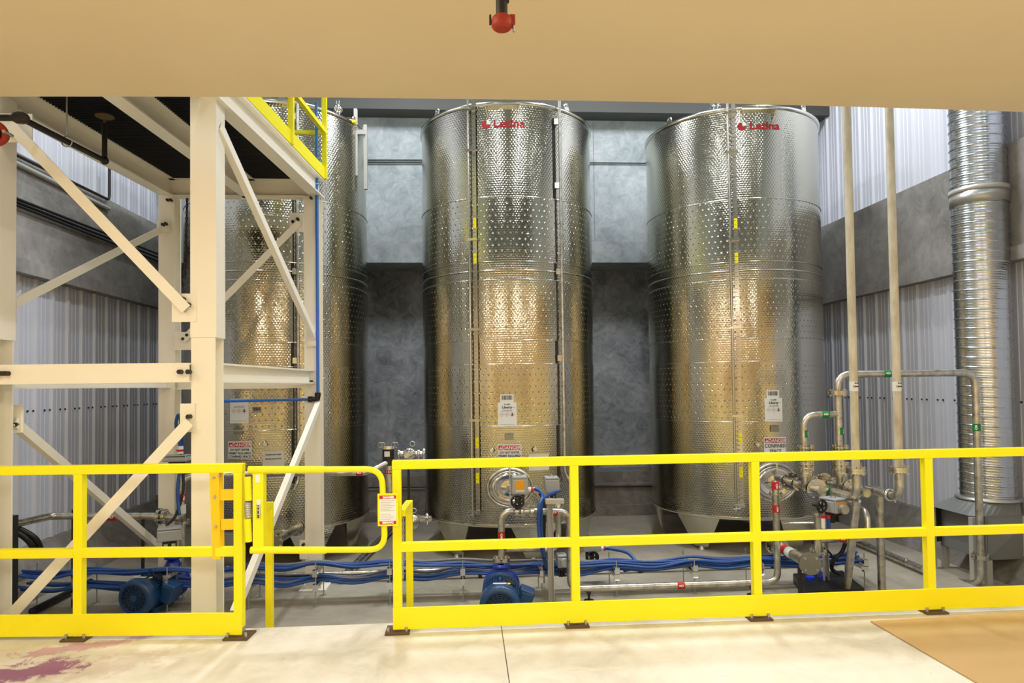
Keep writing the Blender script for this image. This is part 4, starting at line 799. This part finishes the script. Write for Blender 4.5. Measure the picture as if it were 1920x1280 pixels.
# ---------------------------------------------------------------- right manifold
X1 = at(1605, 880, 6.0).x; X2 = at(1686, 880, 6.0).x
def riser(X_, Yr, px_f, py_f, pxt, label, runY, name='process_pipe'):
    r = thing(name, (X_, Yr, ZP), label, 'pipe', 'tall cream pipes rising to the soffit'); q = at(px_f, py_f, Yr); top = Vector((q.x, Yr, 5.2))
    MB().cyl((q.x, Yr, q.z), (q.x, Yr, 5.2), .037, n=24).build('riser', 'pvc', r)
    flange((q.x, Yr, q.z), (0, 0, 1), .088, r, .024)
    zr = q.z-.26; MB().tube([Vector((q.x, Yr, q.z)), Vector((q.x, Yr, zr)), Vector((q.x, runY, zr))], .04, 18, .13).build('elbow_run', 'pipe', r)
    s_ = at(px_f-2, 724, Yr); MB().cyl((q.x, Yr, s_.z-.045), (q.x, Yr, s_.z+.045), .0385, n=24).build('contents_sticker', 'white', r)
    def mp(u, v, off): a = (u+.008)/.039; return Vector((q.x+.040*math.sin(a), Yr-.040*math.cos(a), s_.z+v))
    put2d('sticker_lettering', 'ink', r, mp, [sh(text2d('E-160', .018, .001), 0, .03), sh(text2d('Liberty', .024, .001), 0, .0)], 0)
    return r, q, zr
r1, qr1, z1 = riser(X1, 6.0, 1605, 882, 1590, 'left one of two tall cream pipes in front of the right tank', 6.4)
r2, qr2, z2 = riser(X2, 6.0, 1686, 880, 1668, 'right one of two tall cream pipes near the spiral duct', 6.5)
flange(at(1526, 911, 6.7), (0, 1, 0), .11, r1, .014); clampring(Vector((qr2.x, 6.15, z2)), (0, 1, 0), .06, r2)
arrow(Vector((qr1.x-.0, 6.45, z1)), (0, 1, 0), .04, r1, 'green', face=(-1, -.3, .5))
# slanted and short standing pipes
sl = root_at('support_pipe', at(1600, 1000, 5.9), 'leaning stainless support pipe under the left tall pipe', 'pipe'); MB().tube([Vector((qr1.x, 6.0, z1-.02)), atz(1586, 1118, ZP)], .037, 16).build('pipe', 'pipe', sl)
q = atz(1654, 1114, ZP); tp = at(1648, 912, q.y); ss_ = tag(MB().cyl(q, (tp.x, q.y, tp.z), .038, n=20).build('standpipe', 'pipe'), 'short open-topped steel standpipe between the two tall pipes', 'pipe')
# loop with green arrows
YV = 6.62; lp_ = root_at('process_pipe', at(1575, 850, YV), 'square loop of stainless pipe with green arrows reaching the spiral duct', 'pipe')
cA, cB = at(1508, 850, YV), at(1574, 850, YV); zt = at(1700, 700, YV).z; xe = at(1831, 800, YV).x
MB().tube([Vector((cB.x, YV, cB.z)), Vector((cB.x, YV, zt)), Vector((xe, YV, zt)), Vector((xe, YV, at(1830, 1094, YV).z)), at(1800, 1092, YV+.3), at(1757, 1071, 7.35)], .036, 16, .14).build('pipe', 'pipe', lp_)
zh = at(1540, 777, YV).z; MB().tube([cA, Vector((cA.x, YV, zh)), Vector((cB.x, YV, zh))], .034, 16, .14).build('branch', 'pipe', lp_)
flange((cB.x, YV, at(1574, 736, YV).z), (0, 0, 1), .09, lp_, .022); q = at(1829, 1043, YV); flange((xe, YV, q.z), (0, 0, 1), .085, lp_, .022)
arrow(at(1508, 813, YV), (0, 0, 1), .034, lp_, 'green', two=True); arrow(at(1574, 808, YV), (0, 0, 1), .036, lp_, 'green', two=True); arrow(at(1546, 777, YV), (1, 0, 0), .034, lp_, 'green'); q = at(1662, 699, YV); arrow((q.x, YV, zt), (1, 0, 0), .036, lp_, 'green'); arrow(Vector((xe, YV, at(1831, 801, YV).z)), (0, 0, -1), .036, lp_, 'green', two=True)
# butterfly valves under the loop
for k, (px, lab, hx) in enumerate(((1510, 'left stainless butterfly valve with blue lever under the green-arrow loop', -1), (1575, 'right stainless butterfly valve with blue lever under the green-arrow loop', 1))):
    v = root_at('butterfly_valve', at(px, 860, YV), lab, 'valve', 'butterfly valves under the loop'); c = at(px, 848, YV); zb = at(px, 893, YV).z
    MB().cyl((c.x, YV, c.z), (c.x, YV, zb), .068, n=28).build('valve_body', 'pipe', v)
    for y_ in (838, 846, 868, 876, 885): q = at(px, y_, YV); flange((c.x, YV, q.z), (0, 0, 1), .088 if y_ < 880 else .078, v, .010, gap=False)
    MB().tube([Vector((c.x, YV, zb)), Vector((c.x, YV, zb-.14))], .045, 16).build('lower_neck', 'pipe', v)
    q = at(px+hx*28, 862, YV); MB().bar(Vector((c.x, YV-.05, q.z)), Vector((q.x, YV-.12, q.z)), .03, .014).build('lever', 'pump_blue', v)
    # horizontal nozzle towards the tank
    zc = zb-.10; MB().tube([Vector((c.x, YV-.45 if k else YV-.3, zc)), Vector((c.x, YV+.62, zc))], .04, 16).build('cross_pipe', 'pipe', v)
    for yy, R_ in ((YV+.33, .095), (YV+.16, .07), (YV-.2, .105)): flange((c.x, yy, zc), (0, 1, 0), R_, v, .014)
# actuator and low pipes near the manifold
q = at(1562, 946, 6.2); ac = actuator(q, .16, .2, .14, 'large grey actuator with orange label among the right manifold pipes', 0, (-.15, .0, .0), True, .35)
MB().cyl(q+Vector((.02, -.1, -.02)), q+Vector((.03, -.16, -.02)), .042, n=24).build('end_boss', 'zinc', ac)
for px, mt in ((1543, 'white'), (1553, 'hose_blue')): b = MB().cyl(at(px, 968, 6.15), at(px+1, 990, 6.15), .018); b.build('cable_gland', mt, ac); MB().cyl(at(px, 966, 6.15), at(px, 971, 6.15), .02).build('gland_ring', 'red', ac)
p5 = root_at('process_pipe', at(1532, 1000, 6.4), 'stainless elbowed pipe looping around the large right actuator', 'pipe')
MB().tube([at(1534, 1040, 6.4), at(1533, 960, 6.4)], .036, 16).build('riser', 'pipe', p5); MB().tube([at(1536, 1012, 6.4), at(1627, 1008, 6.4), at(1626, 960, 6.45), at(1580, 935, 6.95), at(1566, 930, 7.2)], .031, 16, .1).build('pipe', 'pipe', p5)
flange(at(1534, 1033, 6.4), (0, 0, 1), .085, p5, .014, gap=False); flange(at(1533, 962, 6.4), (0, 0, 1), .07, p5, .014); arrow(at(1578, 1010, 6.4), (1, 0, 0), .031, p5, 'red')
MB().cyl(at(1534, 1040, 6.4), at(1537, 1080, 6.4), .02).build('pump_neck', 'pump_blue', p5)
MB().cyl(at(1468, 981, 6.62), at(1533, 980, 6.42), .012).build('tie_bar', 'pipe', p5)
p6 = root_at('blind_pipe', at(1500, 1040, 6.4), 'stout stainless pipe end closed by a round bolted blind flange', 'pipe'); pa, pb_ = at(1518, 1056, 6.0), at(1450, 1018, 7.1); MB().cyl(pa, pb_, .052, n=24).build('pipe', 'pipe', p6)
dd = (pa-pb_).normalized(); b = MB().cyl(pa, pa+dd*.03, .1, n=32)
x_, y_ = b.frame(dd)
o = b.build('blind_flange', 'plate', p6); b = MB()
for k in range(4): a = math.pi/4+k*math.pi/2; e = (x_*math.cos(a)+y_*math.sin(a))*.072; b.cyl(pa+e, pa+e+dd*.045, .012, n=6, smooth=False)
b.build('flange_bolt', 'zinc', o); MB().cyl(pb_.lerp(pa, .35), pb_.lerp(pa, .45), .053).build('flow_marker', 'red', p6); MB().cyl(pb_.lerp(pa, .47), pb_.lerp(pa, .6), .053).build('contents_sticker', 'white', p6)
flange(pb_.lerp(pa, .1), dd, .11, p6, .02); flange(pb_.lerp(pa, .22), dd, .09, p6, .016)
MB().cyl(pb_.lerp(pa, .75)-Vector((0, 0, .04)), (pb_.lerp(pa, .75).x, pb_.lerp(pa, .75).y, ZP), .02).build('stand', 'dark_steel', p6)
# pump pad with blue caps
pd = thing('pump_pad', tuple(atz(1560, 1095, ZP)), 'black rectangular drip pad with blue caps under the right manifold', 'pad')
c4 = [atz(1487, 1092, ZP), atz(1580, 1086, ZP), atz(1622, 1122, ZP), atz(1512, 1127, ZP)]; b = MB().prism([Vector((p.x, p.y, ZP)) for p in c4], (0, 0, .10)); b.build('tray', 'black', pd, .006)
for px, py in ((1519, 1083), (1543, 1081)): q = atz(px, py, ZP+.12); MB().cyl((q.x, q.y, ZP+.1), (q.x, q.y, ZP+.135), .045, n=24).build('blue_cap', 'cap_blue', pd, .004)
q = atz(1565, 1110, ZP+.1); MB().cyl((q.x, q.y, ZP+.1), (q.x, q.y, ZP+.108), .05, n=24).build('rubber_disc', 'dark_steel', pd)
# strut behind the manifold
q = at(1547, 1000, 6.7); st2 = root_at('strut_post', q, 'upright slotted strut post behind the right actuator', 'post'); b = MB()
for dx in (-.025, .02): b.bb((q.x+dx, 6.68, ZP), (q.x+dx+.005, 6.72, .1))
b.bb((q.x-.025, 6.718, ZP), (q.x+.025, 6.723, .1)); b.build('channel', 'pale_steel', st2); MB().bb((q.x-.07, 6.63, ZP), (q.x+.07, 6.77, ZP+.012)).build('base_plate', 'rust', st2)
hose([(1585, 1018, 6.3), (1578, 1035, 6.35), (1563, 1050, 6.4), (1560, 1066, 6.5), (1572, 1075, 6.6)], .02, 'black hose curving down beside the leaning pipe', 'black')
hose([(1505, 1011, 6.5), (1530, 1020, 6.45), (1555, 1035, 6.45), (1562, 1050, 6.5)], .01, 'thin black lead from the blind flange to the black hose', 'black')
# long pipe on floor to the right wall
fpr = root_at('floor_pipe', at(1680, 1030, 7.5), 'stainless pipe lying on the floor along the right kerb', 'pipe'); MB().tube([atz(1600, 1012, ZP+.06), atz(1733, 1068, ZP+.06)], .04, 14).build('pipe', 'pipe', fpr)
MB().ring(atz(1700, 1054, ZP+.06), (1, -1, 0), .045, .008, 16, 6).build('pipe_clip', 'zinc', fpr)

# ---------------------------------------------------------------- spiral duct and collector
yd = 7.0; db = at(1853, 930, yd); dt = at(1822, 180, yd); dr = .262
du = thing('spiral_duct', tuple(db), 'large galvanised spiral duct rising at the right', 'duct')
b = MB(); vs = []; K = 40; turns = 60; H = 5.3-db.z; st_ = 16; Rw = turns*st_; pitch = H/turns
# spiral-seam tube: ridge follows a helix
rows = 960
for j in range(rows+1):
    z = db.z+H*j/rows
    for i in range(K):
        a = 2*math.pi*i/K; ph = ((z-db.z)/(H/48)+i/K) % 1.0; rr = dr+(.012*math.sin(ph/.14*math.pi) if ph < .14 else .0022*math.sin((ph-.14)/.86*math.pi*3)**2)
        vs.append((db.x+rr*math.cos(a), yd+rr*math.sin(a), z))
b.add(vs, [(j*K+i, j*K+(i+1) % K, (j+1)*K+(i+1) % K, (j+1)*K+i) for j in range(rows) for i in range(K)], True); b.build('spiral_tube', 'duct', du)
zc_ = at(1835, 374, yd).z; MB().lathe((db.x, yd, zc_-.07), (0, 0, 1), [(0, dr+.0), (0, dr+.018), (.14, dr+.018), (.14, dr)], 48).build('joint_sleeve', 'zinc', du)
MB().lathe((db.x, yd, zc_+.06), (0, 0, 1), [(0, dr+.0), (0, dr+.024), (.05, dr+.024), (.05, dr)], 48).build('hanger_strap', 'pale_steel', du)
MB().bb((db.x+.2, yd-.02, zc_+.06), (XR, yd+.02, zc_+.11)).build('wall_bracket', 'pale_steel', du)
# collector box below
xb0 = at(1845, 1000, 6.72).x; dc = thing('dust_collector', (db.x, 6.9, ZP), 'grey sheet metal hopper box on legs under the spiral duct', 'hopper')
zt_ = db.z-.01; zm_ = at(1772, 962, 6.9).z; xl_ = at(1771, 965, 7.1).x; xr_ = XR-.16
b = MB(); K = 32; top = []; bot = []
hx, hy = (xr_-xl_)/2, .34; cx2 = (xr_+xl_)/2
for i in range(K):
    a = 2*math.pi*(i+.5)/K; top.append((db.x+(dr+.012)*math.cos(a), yd+(dr+.012)*math.sin(a), zt_)); m_ = max(abs(math.cos(a)), abs(math.sin(a))); bot.append((cx2+hx*math.cos(a)/m_, yd+.04+hy*math.sin(a)/m_, zm_))
b.add(top+bot, [(i, (i+1) % K, K+(i+1) % K, K+i) for i in range(K)]); b.build('hood', 'box_grey', dc)
x0b = xb0; b = MB().bb((x0b, yd+.04-hy, ZP+.25), (xr_+.1 if False else xr_, yd+.04+hy, zm_)); b.build('housing', 'box_grey', dc, .006)
MB().bb((xl_, yd+.04+hy-.03, ZP+.3), (x0b, yd+.04+hy, zm_)).build('rear_panel', 'dark_steel', dc)
MB().lathe((db.x, yd, zt_), (0, 0, 1), [(-.012, dr+.05), (.014, dr+.05), (.014, dr)], 40).build('collar', 'zinc', dc)
c = Vector(((x0b+xr_)/2, yd+.04-hy-.004, (ZP+.25+zm_)/2)); w2 = (xr_-x0b)/2-.02; h2 = (zm_-ZP-.25)/2-.02
MB().prism([c+Vector((-w2, 0, -h2)), c+Vector((w2, 0, -h2)), c+Vector((0, -.03, 0))], (0, .003, 0)).prism([c+Vector((-w2, 0, h2)), c+Vector((-w2, 0, -h2)), c+Vector((0, -.03, 0))], (0, .003, 0)).prism([c+Vector((w2, 0, -h2)), c+Vector((w2, 0, h2)), c+Vector((0, -.03, 0))], (0, .003, 0)).prism([c+Vector((w2, 0, h2)), c+Vector((-w2, 0, h2)), c+Vector((0, -.03, 0))], (0, .003, 0)).build('access_panel', 'box_grey', dc)
for x_ in (xl_+.03, x0b+.03, xr_-.03):
    for y_ in (yd+.04-hy+.02, yd+.04+hy-.03): MB().bb((x_-.03, y_-.03, ZP), (x_+.03, y_+.03, zm_-.01 if x_ != x0b+.03 else ZP+.25)).build('leg', 'pale_steel', dc)

# ---------------------------------------------------------------- cables and their hangers
sup = [at(px, 1060, 6.95).x for px in (50, 165, 330, 478, 600, 735, 868, 1012, 1148, 1290, 1410, 1600)]
Yc = 6.95
def ztop(x): return -.27 if x < -.4 else (-.30 if x < .6 else -.34)
def zlow(x): return -.41 if x < -.4 else -.40
k = 0
for i in range(14):
    tier = 0 if i < 5 else 1; pts = []; yo = Yc-.13+.026*(i if tier == 0 else i-5)+random.uniform(-.006, .006); mat = 'hose_blue'
    if i in (4, 8, 12): mat = 'cable_grey'
    if i in (13,): mat = 'black'
    x_end = len(sup) if i % 4 else len(sup)-1
    for j in range(x_end):
        x = sup[j]; z = (ztop(x) if tier == 0 else zlow(x))+.014+random.uniform(0, .045); pts.append(Vector((x, yo+random.uniform(-.012, .012), z)))
        if j < x_end-1: xm = (x+sup[j+1])/2; pts.append(Vector((xm, yo+random.uniform(-.02, .02), z-random.uniform(.012, .05))))
    desc = {'hose_blue': 'blue', 'cable_grey': 'grey', 'black': 'black'}[mat]
    nm = {0: 'upper', 1: 'lower'}[tier]
    hose(pts, .0125 if mat == 'hose_blue' else .014, '%s cable in the %s layer of the bundle along the tank row' % (desc, nm), mat, '%s cables, %s layer' % (desc, nm), 'cable')
for j, x in enumerate(sup):
    where = ['at the left edge', 'left of the first fence post', 'beside the left motor', 'under the gate hinge', 'in the middle of the gate gap', 'behind the gate latch post', 'left of the middle motor', 'right of the middle motor', 'right of the curved blue hose', 'left of the second long fence post', 'behind the third fence post', 'beside the leaning pipe'][j]
    r = thing('cable_hanger', (x, Yc, ZP), 'slotted zinc strut hanger carrying cables '+where, 'cable support', 'strut cable hangers')
    z_ = [ztop(x)-.005, zlow(x)-.005]
    for y_ in (Yc-.2, Yc+.16): MB().cyl((x, y_, ZP), (x, y_, z_[0]+.08), .006, n=8).cyl((x, y_, ZP), (x, y_, ZP+.006), .03, n=12).build('threaded_rod', 'zinc', r)
    for zz_ in z_:
        b = MB().bb((x-.02, Yc-.23, zz_-.03), (x+.02, Yc+.19, zz_)); 
        for q in range(11): yy = Yc-.22+q*.038; b.bb((x-.021, yy, zz_), (x-.012, yy+.02, zz_+.008)); b.bb((x+.012, yy, zz_), (x+.021, yy+.02, zz_+.008))
        o = b.build('strut', 'zinc', r); MB().bb((x-.024, Yc-.24, zz_-.05), (x+.024, Yc-.19, zz_+.015)).build('strut_end_clamp', 'chrome', o)

# ---------------------------------------------------------------- conduits on the walls
def conduit(pts, r, label, mat='dark_steel', cat='conduit', group=None, name='conduit'): return tag(MB().tube(pts, r, 10, .06).build(name, mat), label, cat, group)
xw = XL+.17
for k in range(3):
    a_, c_ = atx(15, 366+6*k, xw), atx(300, 474+8*k, xw); conduit([a_, Vector((xw, YB-.1, a_.z*.3+c_.z*.7))], .016, ['upper', 'middle', 'lower'][k]+' of three dark conduits along the left concrete band', 'black', group='three dark conduits on the left band')
a_ = atx(15, 283, xw); c_ = atx(205, 375, xw); conduit([a_, c_, c_+Vector((0, 0, .45))], .018, 'grey conduit bending upwards above the left concrete band', 'dark_steel')
a_ = atx(15, 298, xw-.02); conduit([a_, Vector((xw-.02, 9.2, a_.z))], .028, 'pale cable duct along the top of the left concrete band', 'pale_steel')
for k, py in enumerate((300, 305)): conduit([at(640, py, YB-.03), at(820, py, YB-.03)], .010, ['upper', 'lower'][k]+' thin dark conduit on the back wall between left and middle tanks', 'black')
conduit([at(1080, 305, YB-.03), at(1240, 306, YB-.03)], .010, 'single thin dark conduit on the back wall between middle and right tanks', 'black')
conduit([at(690, 914, YB-.02), at(820, 913, YB-.02)], .012, 'dark cable on the kerb between left and middle tanks', 'black', 'cable', name='wall_cable'); conduit([at(1100, 912, YB-.02), at(1250, 911, YB-.02)], .012, 'dark cable on the kerb between middle and right tanks', 'black', 'cable', name='wall_cable')
# fittings on top of the left tank and its ladder rails
lr = thing('tank_ladder', tuple(at(672, 300, 8.7)), 'pale metal ladder side rails hooked over the left tank', 'ladder')
for (px, y0, y1, Y_) in ((667, 205, 330, 8.85), (685, 235, 355, 8.9)):
    t_, b_ = at(px, y0, Y_), at(px, y1, Y_); MB().bb((t_.x-.022, Y_-.03, b_.z), (t_.x+.022, Y_+.03, t_.z)).build('side_rail', 'pale_steel', lr)
for py in (248,): a_, c_ = at(667, py, 8.87), at(685, py, 8.87); MB().bb((a_.x, 8.85, a_.z-.03), (c_.x, 8.9, a_.z+.03)).build('rung', 'pale_steel', lr)
vt = thing('vent_valve', (-2.05, 8.75, 5.02), 'chrome vent fitting standing on the lid of the left tank', 'valve')
MB().sphere(at(634, 204, 8.75), .06, 18).build('bulb', 'chrome', vt); MB().cyl(at(634, 222, 8.75), at(634, 190, 8.75), .03).build('neck', 'chrome', vt); MB().cyl(at(640, 225, 8.75), at(668, 230, 8.75), .03).build('yellow_grip', 'yellow', vt); MB().cyl(at(634, 222, 8.75), Vector((at(634, 222, 8.75).x, 8.75, 5.0)), .02).build('stem', 'chrome', vt)
v3 = thing('vent_valve', (3.35, 8.6, 5.02), 'chrome vent fitting standing on the lid of the right tank', 'valve')
q = at(1341, 198, 8.75); MB().cyl((q.x, 8.75, 5.0), (q.x, 8.75, q.z+.1), .045).build('neck', 'chrome', v3); MB().sphere((q.x, 8.75, q.z+.05), .07, 18).build('bulb', 'chrome', v3); MB().lathe((q.x, 8.75, q.z-.03), (0, 0, 1), [(0, .03), (0, .075), (.02, .075), (.02, .03)], 24).build('collar', 'chrome', v3)
